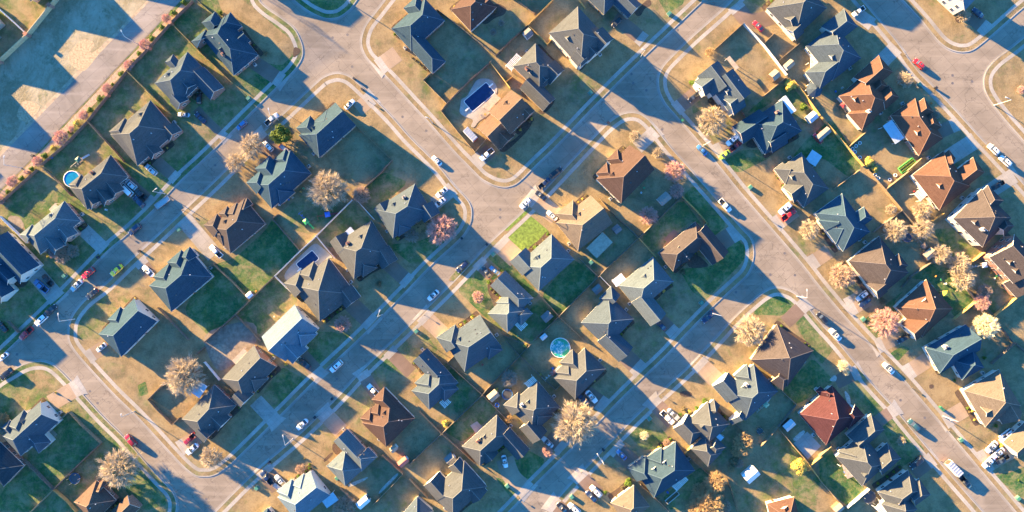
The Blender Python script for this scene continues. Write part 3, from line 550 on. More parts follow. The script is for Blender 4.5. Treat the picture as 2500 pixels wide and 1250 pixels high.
H(11,'w','w',3,'bright blue shaded house with cream gable facing two parked cars','the bright blue house behind two cars',[(840,1037,600,1230,230,'gh'),(660,1140,580,1070,120,'gh'),(720,1090,690,1010,90,'gh')],'')
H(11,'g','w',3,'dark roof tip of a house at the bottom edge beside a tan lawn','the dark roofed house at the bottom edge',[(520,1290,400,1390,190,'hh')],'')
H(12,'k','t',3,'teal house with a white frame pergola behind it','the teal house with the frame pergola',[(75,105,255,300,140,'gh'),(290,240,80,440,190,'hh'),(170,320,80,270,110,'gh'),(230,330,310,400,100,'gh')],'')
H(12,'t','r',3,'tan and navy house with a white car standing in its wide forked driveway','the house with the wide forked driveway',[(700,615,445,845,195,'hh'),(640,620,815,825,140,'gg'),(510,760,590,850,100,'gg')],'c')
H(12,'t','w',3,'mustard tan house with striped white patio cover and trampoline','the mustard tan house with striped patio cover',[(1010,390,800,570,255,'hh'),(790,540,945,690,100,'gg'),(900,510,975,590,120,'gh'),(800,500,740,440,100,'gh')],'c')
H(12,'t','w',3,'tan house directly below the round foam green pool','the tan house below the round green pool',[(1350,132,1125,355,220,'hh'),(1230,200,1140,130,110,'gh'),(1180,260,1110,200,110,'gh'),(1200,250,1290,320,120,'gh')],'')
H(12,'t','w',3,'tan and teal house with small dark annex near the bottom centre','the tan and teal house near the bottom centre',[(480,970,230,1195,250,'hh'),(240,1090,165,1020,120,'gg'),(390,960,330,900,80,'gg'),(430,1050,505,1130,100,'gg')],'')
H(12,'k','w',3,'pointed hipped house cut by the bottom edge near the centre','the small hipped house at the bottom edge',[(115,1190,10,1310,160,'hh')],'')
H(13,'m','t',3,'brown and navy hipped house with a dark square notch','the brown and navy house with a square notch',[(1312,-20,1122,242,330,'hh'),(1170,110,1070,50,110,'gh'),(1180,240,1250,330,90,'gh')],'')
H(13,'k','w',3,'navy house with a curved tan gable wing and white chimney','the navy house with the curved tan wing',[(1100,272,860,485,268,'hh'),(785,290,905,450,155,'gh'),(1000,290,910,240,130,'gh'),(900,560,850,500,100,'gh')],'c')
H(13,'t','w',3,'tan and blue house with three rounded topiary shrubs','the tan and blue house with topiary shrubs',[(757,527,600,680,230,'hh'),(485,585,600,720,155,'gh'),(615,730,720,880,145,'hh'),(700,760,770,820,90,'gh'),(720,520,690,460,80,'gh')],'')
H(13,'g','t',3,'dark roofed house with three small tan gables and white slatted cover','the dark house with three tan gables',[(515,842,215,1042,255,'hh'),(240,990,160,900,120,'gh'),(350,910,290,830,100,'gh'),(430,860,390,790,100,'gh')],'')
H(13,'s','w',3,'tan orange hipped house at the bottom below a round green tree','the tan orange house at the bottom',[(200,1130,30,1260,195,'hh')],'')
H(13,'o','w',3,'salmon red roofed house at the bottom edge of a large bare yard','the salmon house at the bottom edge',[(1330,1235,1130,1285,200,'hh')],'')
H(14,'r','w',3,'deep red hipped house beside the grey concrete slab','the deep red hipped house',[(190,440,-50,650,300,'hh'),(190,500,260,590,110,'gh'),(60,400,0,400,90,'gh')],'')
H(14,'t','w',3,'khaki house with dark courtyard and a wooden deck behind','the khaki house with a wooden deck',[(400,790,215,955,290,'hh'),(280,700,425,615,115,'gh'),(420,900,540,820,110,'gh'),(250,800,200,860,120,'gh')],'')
H(14,'t','w',3,'khaki and blue house at the lower right behind a box trailer','the khaki and blue house by the box trailer',[(700,1020,480,1180,190,'hh'),(650,1140,770,1070,105,'gh'),(640,1130,520,1290,190,'hh')],'')
H(14,'u','w',3,'steel blue hipped house with white chimney right of the curving street','the steel blue hipped house',[(1115,-20,820,150,215,'gh'),(1030,100,1120,245,185,'hh')],'c')
H(14,'s','w',3,'pale sand coloured large house in the lower right','the pale sand coloured house',[(1385,345,1125,500,310,'hh'),(1320,430,1400,570,120,'gg'),(1250,450,1190,520,110,'gg')],'')
H(14,'s','w',3,'small sand roofed house behind the cluster of white cars','the sand roofed house behind the white cars',[(1560,640,1385,800,160,'hg')],'')
H(9,'u','w',3,'blue and tan hipped house right of a pale bare tree','the blue and tan hipped house',[(67,242,270,522,245,'hh'),(130,380,40,330,120,'gh'),(150,420,90,470,110,'gh'),(260,380,345,320,80,'gh')],'')
H(9,'m','w',3,'slate house with orange lit valley and a deep entry courtyard','the slate house with entry courtyard',[(322,570,537,837,290,'hh'),(420,700,330,640,120,'gh'),(480,800,390,870,110,'gg'),(500,740,600,660,80,'gh')],'')
H(9,'o','w',3,'glowing orange tan hipped house with a yellow playset behind','the glowing orange hipped house',[(665,895,860,1110,300,'hh'),(760,1070,650,1185,120,'gg'),(680,980,600,1000,80,'gh')],'')
H(9,'m','w',5.5,'large brown and navy two storey house with white side wall','the large two storey house with white side wall',[(1075,245,1290,455,300,'hh'),(1180,260,1285,170,115,'gh',5.4),(1240,350,1325,285,90,'gh',5.4),(1290,430,1380,370,90,'gh',5.4)],'c')
H(9,'m','r',5.5,'pink brown two storey gabled house cut by the right edge','the pink brown gabled house at the right edge',[(1325,550,1500,740,250,'gg'),(1370,790,1520,850,120,'gg',3)],'')
H(8,'t','r',3,'tan gabled house with round clipped shrubs along a brick bed','the tan house with clipped round shrubs',[(1265,-60,1465,205,230,'hh'),(1370,100,1270,170,120,'gg'),(1280,20,1195,20,100,'gh')],'')
# houses just outside the frame, whose shadows fall into it
OUT = [(95,-62,'t'),(-66,66,'g'),(-120,215,'k'),(250,-140,'k'),(-110,560,'g'),(-125,1150,'g'),(-95,985,'k'),(640,-100,'t'),(1270,-70,'g'),(1640,-130,'t'),(2030,-90,'g'),(2260,-120,'b'),(1900,-200,'t'),(-92,742,'t'),(-250,300,'k'),(400,-240,'t')]
OUTR = []
for i, (x, y, k) in enumerate(OUT):
    if y > 400 or x > 500: a = rnd.choice((0, 1))
    hx = rnd.randint(90, 120)
    side = 'upper left corner' if x < 500 and y < 400 else 'left edge' if x < 0 else 'top edge'
    OUTR.append(None); OUTR[-1] = H(0, k, 't', 3.2, f"{dict(t='tan', g='dark', k='grey', b='brown')[k]} roofed neighbour house standing just outside the {side} of the picture", 'the house beyond the edge',
      [(x*TS+130, y*TS-115, x*TS-130, y*TS+115, 215, 'hh'), (x*TS+20, y*TS-20, x*TS+110, y*TS+90, 110, 'gg'), (x*TS-30, y*TS+10, x*TS-90, y*TS-70, 100, 'gh')])
def nearest(p):
    best = None
    for h in HOUSES:
        d = min((q.c-Vector(p)).length - .25*(q.L+q.W) for q in h[2])
        if 'beyond' in h[1]: d += 25
        if best is None or d < best[0]: best = (d, h)
    return best[1]
def handle(p): return nearest(p)[1]
# ------------------------------------------------------------------ cars
PAINT = dict(white=(.72, .73, .74), silver=(.42, .45, .48), black=(.012, .013, .016), navy=(.014, .026, .07), blue=(.05, .16, .36), red=(.48, .015, .02), maroon=(.22, .012, .02), yellow=(.95, .62, .02), lime=(.45, .62, .06), grey=(.14, .15, .16), teal=(.03, .09, .11))
def paint(c):
    name = 'paint_'+c
    if name in MATS: return MATS[name]
    m = bpy.data.materials.new(name); n, p = nodes(m); p.inputs['Base Color'].default_value = (*PAINT[c], 1); p.inputs['Roughness'].default_value = .28
    p.inputs['Coat Weight'].default_value = .7; p.inputs['Coat Roughness'].default_value = .08; MATS[name] = m; return m
M_tyre = simple('tyre_rubber', (.02, .02, .02), .9); M_lens = simple('lamp_lens', (.55, .56, .55), .15); M_red = simple('tail_lens', (.35, .02, .02), .2)
def loft(mb, st, m=0, ring=None):
    """st: (x, half width bottom, half width top, z0, z1)"""
    vs = []; n = 8
    for x, wb, wt, z0, z1 in st:
        zm = z0+(z1-z0)*.55
        vs += [(x, -wb*.9, z0), (x, -wb, zm), (x, -wt, z1-.03), (x, -wt*.7, z1), (x, wt*.7, z1), (x, wt, z1-.03), (x, wb, zm), (x, wb*.9, z0)]
    k = len(st); fs = [(i*n+j, i*n+(j+1) % n, (i+1)*n+(j+1) % n, (i+1)*n+j) for i in range(k-1) for j in range(n)]
    fs += [tuple(range(n))[::-1], tuple((k-1)*n+i for i in range(n))]; mb.add(vs, fs, m)
PROTO = {}
def me_of(mb, name, mats, smooth=False):
    me = bpy.data.meshes.new(name); me.from_pydata(mb.v, [], mb.f)
    for m in mats: me.materials.append(m)
    me.polygons.foreach_set('material_index', mb.m)
    if smooth: me.polygons.foreach_set('use_smooth', [True]*len(mb.f))
    me.update(); return me
wh = MB(); wh.tube((0, -.11, 0), (0, .11, 0), .34, .34, 14, 0); wh.tube((0, -.125, 0), (0, .125, 0), .2, .2, 10, 1); ME_wheel = me_of(wh, 'wheel', [M_tyre, M_metal])
hl = MB(); hl.box((0, 0, 0), (.14, .42, .14)); ME_hl = me_of(hl, 'headlight', [M_lens]); ME_tl = me_of(hl, 'tail_light', [M_red])
mi = MB(); mi.box((0, 0, 0), (.16, .22, .14)); 
SPEC = dict(  # hull, glasshouse, roof panel, axle positions, length
 sedan=dict(L=4.8, hull=[(2.4,.55,.5,.35,.55),(2.25,.78,.72,.28,.68),(1.6,.88,.82,.25,.82),(.8,.9,.84,.25,.92),(-.9,.9,.84,.25,.95),(-1.7,.89,.82,.25,.96),(-2.2,.82,.74,.28,.9),(-2.4,.66,.58,.35,.75)],
            glass=[(1.0,.8,.74,.85,.93),(.25,.8,.62,.85,1.38),(-.2,.8,.62,.85,1.43),(-.9,.8,.61,.85,1.40),(-1.75,.78,.7,.85,.96)], roof=(.12,-.95,.6,1.42), ax=(1.42,-1.4)),
 suv=dict(L=4.7, hull=[(2.35,.62,.56,.4,.7),(2.2,.82,.76,.32,.85),(1.5,.9,.84,.3,1.0),(.8,.92,.86,.3,1.05),(-1.6,.92,.86,.3,1.1),(-2.2,.88,.8,.32,1.08),(-2.35,.8,.7,.4,1.0)],
            glass=[(1.05,.82,.76,.98,1.06),(.45,.82,.66,.98,1.62),(-.5,.82,.67,.98,1.70),(-1.75,.82,.66,.98,1.66),(-2.2,.8,.72,.98,1.12)], roof=(.35,-1.85,.64,1.69), ax=(1.4,-1.4)),
 van=dict(L=5.1, hull=[(2.5,.66,.6,.4,.75),(2.3,.88,.8,.32,.95),(1.7,.94,.88,.3,1.05),(-2.3,.96,.9,.3,1.15),(-2.5,.9,.82,.4,1.05)],
            glass=[(1.75,.86,.8,1.0,1.1),(1.0,.87,.72,1.0,1.75),(0,.87,.73,1.0,1.82),(-2.1,.87,.72,1.0,1.8),(-2.45,.85,.76,1.0,1.2)], roof=(.9,-2.15,.7,1.82), ax=(1.6,-1.5)),
 pickup=dict(L=5.7, hull=[(2.8,.66,.6,.45,.8),(2.65,.88,.82,.38,.98),(1.8,.95,.9,.36,1.1),(.9,.96,.9,.36,1.12),(-.75,.96,.9,.36,1.12)],
            glass=[(1.3,.86,.8,1.0,1.13),(.75,.86,.7,1.0,1.72),(.2,.86,.72,1.0,1.8),(-.5,.86,.7,1.0,1.78),(-.75,.86,.76,1.0,1.15)], roof=(.65,-.6,.68,1.79), ax=(1.85,-1.75)),
)
def car_meshes(kind, col):
    if (kind, col) in PROTO: return PROTO[kind, col]
    s = SPEC[kind]; b = MB(); loft(b, s['hull']); 
    if kind == 'pickup':
        b.box((-1.78, .88, .85), (2.05, .14, .62)); b.box((-1.78, -.88, .85), (2.05, .14, .62)); b.box((-2.78, 0, .82), (.12, 1.9, .58)); b.box((-1.8, 0, .52), (2.1, 1.8, .12), 0, 1)
    b.box((s['L']/2-.02, 0, .45), (.12, 1.3, .2), 0, 1)
    for y in (-1, 1): b.box((s['roof'][0]+.75, y*.98, s['hull'][3][4]+.02), (.15, .2, .13))
    x0, x1, w, z = s['roof']; r = MB(); loft(r, [(x0+.08, w*.9, w*.8, z-.1, z-.02), (x0-.1, w, w*.92, z-.08, z+.02), ((x0+x1)/2, w*1.02, w*.95, z-.07, z+.045), (x1+.1, w, w*.92, z-.08, z+.02), (x1-.06, w*.9, w*.8, z-.12, z-.02)])
    if (kind in ('suv', 'sedan')) and col in ('white', 'silver', 'red'): r.box(((x0+x1)/2+.3, 0, z+.045), (.55, .8, .012), 0, 1)
    g = MB(); loft(g, s['glass'])
    PROTO[kind, col] = (me_of(b, 'body', [paint(col), M_dark], True), me_of(r, 'roof_panel', [paint(col), M_glass], True), me_of(g, 'glass', [M_glass], False)); 
    for q in PROTO[kind, col][:1]: 
        pass
    return PROTO[kind, col]
LABELLED = []
def car(t, x1, y1, x2, y2, col, kind, where=None):
    z = ZB+.03
    a = PT(t, x1, y1, .8).xy; b = PT(t, x2, y2, .8).xy; c = (a+b)/2; on = on_block(c); z = ZB+.02 if on else .006
    rz = math.atan2(a.y-b.y, a.x-b.x); root = empty(kind if kind in ('pickup', 'van', 'suv') else 'car', (c.x, c.y, z), rz)
    if kind == 'suv': root.name = 'sport_utility_vehicle'
    if kind == 'pickup': root.name = 'pickup_truck'
    sc = max(.88, min(1.12, (a-b).length*.97/SPEC[kind]['L'])); root.scale = (sc, sc, sc)
    bo, ro, gl = car_meshes(kind, col); s = SPEC[kind]
    link('body', bo, root); link('glass', gl, root); link('roof_panel', ro, root)
    for ax in s['ax']:
        for y in (-.82, .82): link('wheel', ME_wheel, root, (ax, y, .34))
    for y in (-.6, .6): link('headlight', ME_hl, root, (s['L']/2-.12, y, .66 if kind == 'sedan' else .8)); link('tail_light', ME_tl, root, (-s['L']/2+.06, y, .78 if kind == 'sedan' else .9))
    kn = dict(sedan='sedan', suv='SUV', van='van', pickup='pickup')[kind]
    cn = dict(maroon='dark red', teal='dark teal', lime='lime', blue='blue').get(col, col)
    tag(root, f"{cn} {kn} {'beside' if on else 'in street near'} {where or handle(c)}", dict(sedan='car', suv='car', van='van', pickup='pickup truck')[kind], 'parked cars and trucks')
    LABELLED.append(root); return root
CARS = [
 (0,1290,830,1380,836,'silver','sedan'),(0,1420,820,1492,892,'navy','sedan'),(0,1447,672,1447,752,'black','suv'),(0,1060,1200,1140,1268,'silver','suv'),
 (1,535,828,440,908,'silver','pickup'),(1,235,938,300,880,'blue','suv'),(1,425,1030,493,1095,'white','suv'),(1,1085,725,1018,792,'white','sedan'),
 (2,165,1135,230,1200,'white','sedan'),(2,515,1162,608,1085,'white','pickup'),(3,-12,190,45,135,'black','suv'),
 (3,1010,155,1080,225,'red','sedan'),(3,540,735,615,675,'black','sedan'),(3,815,1052,897,985,'white','suv'),(3,925,1028,842,1092,'maroon','pickup'),(3,762,1155,840,1095,'lime','sedan'),(3,603,1055,670,1125,'blue','sedan'),
 (3,1455,980,1500,1030,'red','suv'),(4,245,112,326,54,'white','pickup'),(4,690,430,760,498,'red','suv'),(4,1230,1050,1302,1120,'white','suv'),(4,1313,1136,1390,1206,'white','suv'),(4,1117,60,1190,125,'navy','sedan'),(4,870,905,820,935,'maroon','sedan'),
 (5,598,786,684,714,'red','suv'),(5,803,766,888,692,'yellow','sedan'),(5,515,876,597,800,'silver','sedan'),(5,628,932,710,866,'black','sedan'),(5,1038,698,1116,772,'white','sedan'),(5,405,984,330,1054,'black','suv'),(5,258,1126,340,1052,'white','suv'),(5,145,1230,236,1144,'red','pickup'),
 (5,938,466,1016,396,'navy','suv'),(5,-12,1108,46,1172,'black','sedan'),(5,312,762,380,840,'black','pickup'),(5,252,800,350,884,'blue','pickup'),(5,910,68,992,138,'silver','suv'),(5,873,98,966,188,'white','van'),(5,980,138,1066,212,'black','pickup'),(5,975,190,1046,266,'navy','suv'),
 (6,40,550,125,632,'white','pickup'),(7,195,196,273,130,'white','sedan'),(7,180,270,258,206,'white','sedan'),(7,805,276,880,206,'white','suv'),(7,915,155,990,216,'black','sedan'),(7,1016,64,944,128,'navy','pickup'),(7,1108,-14,1022,50,'black','suv'),(7,1000,300,1070,362,'white','sedan'),
 (7,342,738,420,668,'navy','suv'),(7,530,708,594,782,'black','sedan'),(7,588,706,650,756,'blue','sedan'),(7,133,946,209,876,'white','sedan'),
 (8,845,302,765,214,'white','pickup'),(8,1195,320,1285,242,'white','suv'),(8,1315,288,1214,364,'red','pickup'),(8,640,1106,724,1030,'navy','sedan'),(8,300,1090,370,1160,'navy','sedan'),(9,-12,1038,52,1112,'black','suv'),
 (9,270,946,348,884,'silver','suv'),(9,294,992,374,930,'navy','sedan'),(9,78,1154,156,1238,'white','sedan'),(9,570,1252,650,1198,'black','suv'),(9,1250,142,1342,84,'black','pickup'),
 (10,705,80,768,28,'silver','sedan'),(10,-10,146,52,98,'white','sedan'),(10,4,286,94,208,'black','suv'),(10,912,690,988,768,'maroon','suv'),(10,1340,756,1422,680,'maroon','pickup'),(10,1356,828,1440,756,'white','sedan'),
 (11,912,230,998,152,'white','suv'),(11,668,650,746,578,'white','sedan'),(11,685,135,765,205,'black','sedan'),(11,1184,324,1270,410,'white','pickup'),(11,410,955,495,1045,'navy','pickup'),(11,512,984,586,1060,'silver','sedan'),
 (12,702,930,680,834,'white','sedan'),(12,965,708,1040,780,'silver','sedan'),(12,1358,455,1284,370,'white','sedan'),(12,1225,400,1296,468,'navy','sedan'),(12,1314,1060,1392,1136,'white','suv'),(12,1284,1100,1356,1172,'navy','sedan'),(12,1072,1184,1142,1256,'black','sedan'),(12,1154,1188,1236,1256,'white','suv'),
 (13,430,608,341,518,'white','pickup'),(13,466,578,388,502,'silver','sedan'),(13,17,800,86,868,'blue','sedan'),(14,466,168,542,244,'white','sedan'),(14,650,580,724,656,'teal','suv'),(14,658,932,750,850,'black','suv'),(14,1312,718,1398,652,'white','suv'),
 (14,1214,816,1292,738,'white','sedan'),(14,1260,856,1342,786,'white','sedan'),(14,1190,926,1272,848,'white','sedan'),(14,1280,900,1375,838,'black','pickup'),(14,1100,1075,1020,985,'black','pickup'),
]
for c in CARS: car(*c)
# trailers
def trailer(t, x1, y1, x2, y2, w, h, col, name, label, cat, flat=False):
    a = PT(t, x1, y1, 1).xy; b = PT(t, x2, y2, 1).xy; c = (a+b)/2; z = ZB+.02 if on_block(c) else .006
    L = (a-b).length; root = empty(name, (c.x, c.y, z), math.atan2(a.y-b.y, a.x-b.x)); tag(root, label, cat)
    b_ = MB()
    if flat:
        b_.box((0, 0, .6), (L, w, .1), 0, 1)
        for y in (-1, 1): b_.box((0, y*w/2, .85), (L, .06, .4))
        b_.box((-L/2, 0, .85), (.06, w, .4)); b_.box((L/2, 0, .85), (.06, w, .4))
    else:
        b_.box((0, 0, .45+h/2), (L, w, h), 0, 0, .97); b_.box((0, 0, .45+h+.05), (L*.95, w*.93, .08), 0, 1)
        for k in range(6): b_.box((-L*.42+k*L*.168, 0, .45+h+.11), (.06, w*.92, .05), 0, 0)
    b_.build('body', [simple('trailer_'+name+col, dict(white=(.62, .63, .64), grey=(.3, .31, .31), red=(.4, .04, .03))[col], .5), M_metal], root)
    h_ = MB(); h_.tube((L/2, -w/3, .45), (L/2+1.1, 0, .45), .05, .05); h_.tube((L/2, w/3, .45), (L/2+1.1, 0, .45), .05, .05); h_.build('hitch', M_dark, root)
    for x in (-.45, .45):
        for y in (-1, 1): link('wheel', ME_wheel, root, (x, y*(w/2+.08 if flat else w/2-.1), .34))
    if not flat:
        d = MB(); d.box((-L/2-.02, 0, .45+h*.48), (.05, w*.85, h*.85)); d.build('rear_door', simple('trailer_door', (.4, .06, .05), .5), root)
trailer(14, 1015, 975, 930, 885, 2.3, 2.1, 'white', 'box_trailer', 'silver ribbed box trailer hitched to a black pickup on the right street', 'trailer')
trailer(5, 1130, 270, 1225, 200, 1.9, .4, 'grey', 'utility_trailer', 'empty grey flat trailer parked at the kerb under a street lamp', 'trailer', True)
trailer(2, 405, 940, 480, 1020, 2.3, 2.0, 'white', 'camper_trailer', 'white camper trailer inside the fence of the big pool yard', 'trailer')
trailer(11, 580, 1110, 500, 1050, 1.5, .4, 'grey', 'utility_trailer', 'small loaded utility trailer behind the dark pickup at the bottom street', 'trailer', True)
trailer(1, 610, 1110, 545, 1055, 1.6, .4, 'red', 'utility_trailer', 'small rusty trailer beside the white vehicle under the evergreen', 'trailer', True)

# ------------------------------------------------------------------ fences
PM = {}
def post_me(mat, h, w=.13):
    k = (mat.name, h, w)
    if k not in PM: b = MB(); b.box((0, 0, h/2+.04), (w, w, h+.12)); PM[k] = me_of(b, 'post', [mat])
    return PM[k]
def fence(t, pts, mat, name='wooden_fence', h=1.8, adj='wooden'):
    pw = [PT(t, *p, 1.0).xy for p in pts]; b = MB(); p0 = pw[0]; root = empty(name, (p0.x, p0.y, ZB)); posts = []
    for a, c in zip(pw, pw[1:]):
        d = c-a; L = d.length; rz = math.atan2(d.y, d.x); n = max(1, int(L/2.4)); seg = L/n
        for k in range(n):
            m = a+d*((k+.5)/n)-p0; dh = .04*((k*7) % 5-2)
            b.box((m.x, m.y, h/2+dh/2), (seg-.02, .05, h+dh), rz)
            q = a+d*(k/n)-p0; posts.append((q, rz))
        off = Vector((-d.y, d.x)).normalized()*.06
        for zz in (.4, h-.3):
            m = (a+c)/2-p0+off; b.box((m.x, m.y, zz), (L, .05, .09), rz)
    posts.append((pw[-1]-p0, rz)); b.build('panel', mat, root)
    for q, a_ in posts: link('post', post_me(mat, h), root, (q.x, q.y, 0), a_)
    mid = pw[len(pw)//2].lerp(pw[len(pw)//2-1], .5)
    tag(root, f"{adj} fence near {handle(mid)}", 'fence', 'fences between the yards'); LABELLED.append(root); return root
w_, g_, y_, v_ = (M_wood, 'tan wooden'), (M_woodg, 'weathered wooden'), (M_woody, 'golden wooden'), (M_vinyl, 'white vinyl')
FEN = [
 (0,[(1400,12),(1245,165)],g_),(0,[(1245,165),(1090,340),(925,515)],g_),(0,[(925,515),(785,695),(640,880)],g_),(0,[(640,880),(490,1040),(300,1200)],g_),(5,[(270,0),(130,125),(0,245)],g_),
 (0,[(1245,168),(1500,425)],y_),(1,[(-70,-10),(60,105)],w_),(1,[(5,415),(95,500),(195,600)],y_),(0,[(925,518),(1235,825)],y_),(0,[(640,882),(850,1112)],w_),(0,[(850,1112),(905,1180)],w_),(5,[(0,335),(110,440),(200,530)],v_),(5,[(330,0),(440,100),(525,190)],w_),
 (5,[(60,1100),(140,1180)],g_),(5,[(1150,1000),(1370,1230)],g_),(1,[(1085,900),(1360,1165)],w_),(1,[(1360,1165),(1255,1275)],g_),(6,[(1300,0),(1072,215)],g_),(6,[(1072,218),(810,480)],v_),(6,[(1100,215),(1230,358)],v_),(6,[(808,484),(650,630),(510,770)],v_),(6,[(510,770),(600,860),(662,918)],v_),
 (6,[(812,482),(880,565),(945,640)],v_),(6,[(535,322),(490,352)],w_),(6,[(490,352),(690,585)],g_),(6,[(60,682),(195,800),(330,945)],w_),(6,[(330,945),(500,778)],g_),(6,[(330,947),(225,1050)],w_),(6,[(225,1050),(110,1150),(0,1250)],g_),(6,[(225,1052),(410,1240)],g_),(6,[(15,722),(75,680)],w_),(6,[(662,918),(710,960)],w_),
 (2,[(200,72),(400,225),(625,405)],g_),(2,[(625,405),(740,290),(860,185)],g_),(2,[(860,185),(950,90),(1050,-10)],y_),(2,[(860,187),(970,292)],y_),(2,[(970,292),(1000,325),(1032,290)],y_),(2,[(585,455),(730,640)],y_),(2,[(160,530),(100,585),(180,665),(270,755)],w_),(2,[(270,755),(430,590),(590,450)],g_),(2,[(270,755),(230,810),(350,960),(475,1105)],w_),
 (2,[(475,1105),(560,1008)],w_),(2,[(700,595),(748,560)],y_),(2,[(1230,0),(1275,60)],y_),(2,[(800,20),(905,100)],w_),
 (3,[(730,360),(935,172)],w_),(3,[(935,172),(1085,330),(1250,545)],v_),(3,[(1250,560),(1080,700)],w_),(3,[(950,850),(900,770)],g_),(3,[(1090,312),(1165,238)],w_),(3,[(1190,445),(1380,285)],g_),(3,[(1300,585),(1390,700),(1488,840)],y_),(4,[(0,835),(150,1010),(320,1205)],y_),(4,[(215,1065),(345,952)],w_),(4,[(640,1240),(750,1140)],w_),
 (9,[(105,137),(290,0)],w_),(9,[(350,0),(480,150),(595,290)],w_),(9,[(480,142),(660,0)],w_),(9,[(598,292),(390,452)],g_),(9,[(600,300),(685,392)],g_),(9,[(785,400),(900,315)],y_),(9,[(650,782),(812,668)],g_),(9,[(978,1082),(1140,950)],y_),(9,[(1140,950),(1060,850)],g_),(9,[(1140,955),(1270,1090),(1400,1245)],g_),(9,[(1275,1055),(1390,960),(1488,878)],y_),(9,[(1090,682),(1192,600)],y_),(9,[(600,850),(660,785)],g_),
 (8,[(490,190),(590,290),(672,385),(640,422)],y_),(8,[(488,192),(330,345),(180,490)],g_),(8,[(178,495),(300,632)],y_),(8,[(0,332),(90,410),(172,490)],g_),(8,[(168,500),(80,585),(0,662)],g_),(7,[(1380,210),(1440,280),(1500,340)],w_),(7,[(1220,630),(1370,775)],g_),(7,[(1372,775),(1430,715),(1488,655)],g_),(7,[(1385,775),(1488,880)],v_),(7,[(1368,780),(1230,915),(1085,1062)],g_),
 (7,[(950,915),(1085,1062)],w_),(7,[(1087,1068),(1180,1155),(1270,1240)],g_),(7,[(1080,1070),(960,1180),(900,1240)],g_),(7,[(670,1195),(790,1250)],g_),
 (12,[(275,168),(400,280),(528,395)],g_),(12,[(275,162),(330,110)],w_),(12,[(532,392),(660,250),(798,118)],g_),(12,[(705,12),(798,112)],g_),(12,[(802,110),(880,30)],g_),(12,[(805,120),(930,240),(1060,358)],g_),(12,[(532,400),(620,490),(700,570)],g_),(12,[(526,402),(380,540),(240,672)],g_),(12,[(75,520),(232,676)],w_),(12,[(240,684),(350,780),(470,888)],w_),(12,[(230,684),(120,785),(0,900)],g_),(12,[(1060,362),(1092,330)],w_),(12,[(0,1010),(130,1140)],w_),
 (11,[(0,160),(110,290)],v_),(11,[(1290,835),(1440,968)],w_),(11,[(1440,972),(1350,1070),(1225,1195)],w_),(11,[(985,1075),(1060,1150),(1140,1222)],w_),(11,[(1262,880),(1300,838)],w_),(10,[(510,522),(620,640),(735,745)],w_),(10,[(735,750),(560,915),(395,1082)],g_),(10,[(388,1082),(280,970),(175,868)],g_),(10,[(395,1088),(480,1160),(560,1245)],y_),(10,[(385,1090),(230,1245)],w_),
 (10,[(502,522),(432,582)],w_),(10,[(1080,432),(1160,520),(1255,612)],w_),(10,[(1082,428),(1190,320)],w_),(10,[(1488,50),(1430,100)],g_),(10,[(1255,614),(1305,565)],w_),
 (13,[(1215,372),(1318,465)],w_),(13,[(1318,470),(1190,628)],g_),(13,[(845,572),(940,670)],g_),(13,[(1185,635),(1060,768)],w_),(13,[(1190,640),(1300,770),(1418,905)],w_),(13,[(1424,905),(1500,845)],y_),(13,[(1420,912),(1500,1025)],y_),(13,[(822,1010),(860,1130),(895,1245)],w_),(13,[(510,822),(552,780)],y_),(13,[(512,826),(600,905),(700,990)],g_),(13,[(190,1050),(290,1140),(390,1240)],g_),
 (14,[(0,1012),(110,1140)],w_),(14,[(115,1145),(210,1240)],g_),(14,[(202,1215),(280,1150),(362,1078)],v_),(14,[(1252,172),(1340,90),(1420,20)],g_),(14,[(1422,22),(1500,90)],g_),(14,[(0,842),(90,762)],w_),
]
for t, pts, (m, adj) in FEN: fence(t, pts, m, 'wooden_fence' if m is not M_vinyl else 'vinyl_fence', 1.8, adj)
# masonry wall of the field and the fence behind it
def pier_wall():
    pts = [PT(0, x, y, 1).xy for x, y in [(-250,680),(0,448),(205,255),(375,45),(480,-90)]]; p0 = pts[0]; root = empty('boundary_wall', (p0.x, p0.y, 0)); b = MB(); k_ = MB(); k_.box((0, 0, 1.25), (1.0, 1.0, 2.5)); k_.box((0, 0, 2.58), (1.3, 1.3, .18)); km = me_of(k_, 'pier', [WALLM['r']])
    for a, c in zip(pts, pts[1:]):
        d = c-a; n = int(d.length/3); rz = math.atan2(d.y, d.x)
        for k in range(n):
            m = a+d*((k+.5)/n)-p0; b.box((m.x, m.y, 1.1), (d.length/n-.02, .12, 2.2), rz)
            q = a+d*(k/n)-p0; b.box((q.x, q.y, 1.15), (.16, .16, 2.4), rz)
        b.box(((a+c)/2-p0).to_tuple()+(2.24,), (d.length, .2, .08), rz)
        q = a-p0; link('pier', km, root, (q.x, q.y, 0), rz)
    b.build('panel', simple('cream_boards', (.48, .38, .22), .85, .2, 2), root)
    tag(root, 'long cream board fence with brick piers across the upper left field', 'fence')
pier_wall()
fence(0, [(-60,15),(0,70),(100,160),(195,248)], M_vinyl, 'vinyl_fence', 1.8, 'cream back yard')
# brick piers in the hedge fence
for i, (t, x, y) in enumerate([(0,1085,350),(0,785,692),(0,205,1255),(0,1245,170)]):
    p = PT(t, x, y, 1); b = MB(); b.box((0, 0, 1.05), (.9, .9, 2.1), GRID); b.box((0, 0, 2.17), (1.15, 1.15, .14), GRID)
    o = b.build('brick_pier', WALLM['r']); o.location = (p.x, p.y, ZB); tag(o, ['red brick pier beside the second pink tree in the hedge fence','red brick pier in the middle of the hedge fence','red brick pier near the lowest pink hedge trees','red brick pier at the upper end of the hedge fence'][i], 'pier', 'brick piers of the hedge fence')
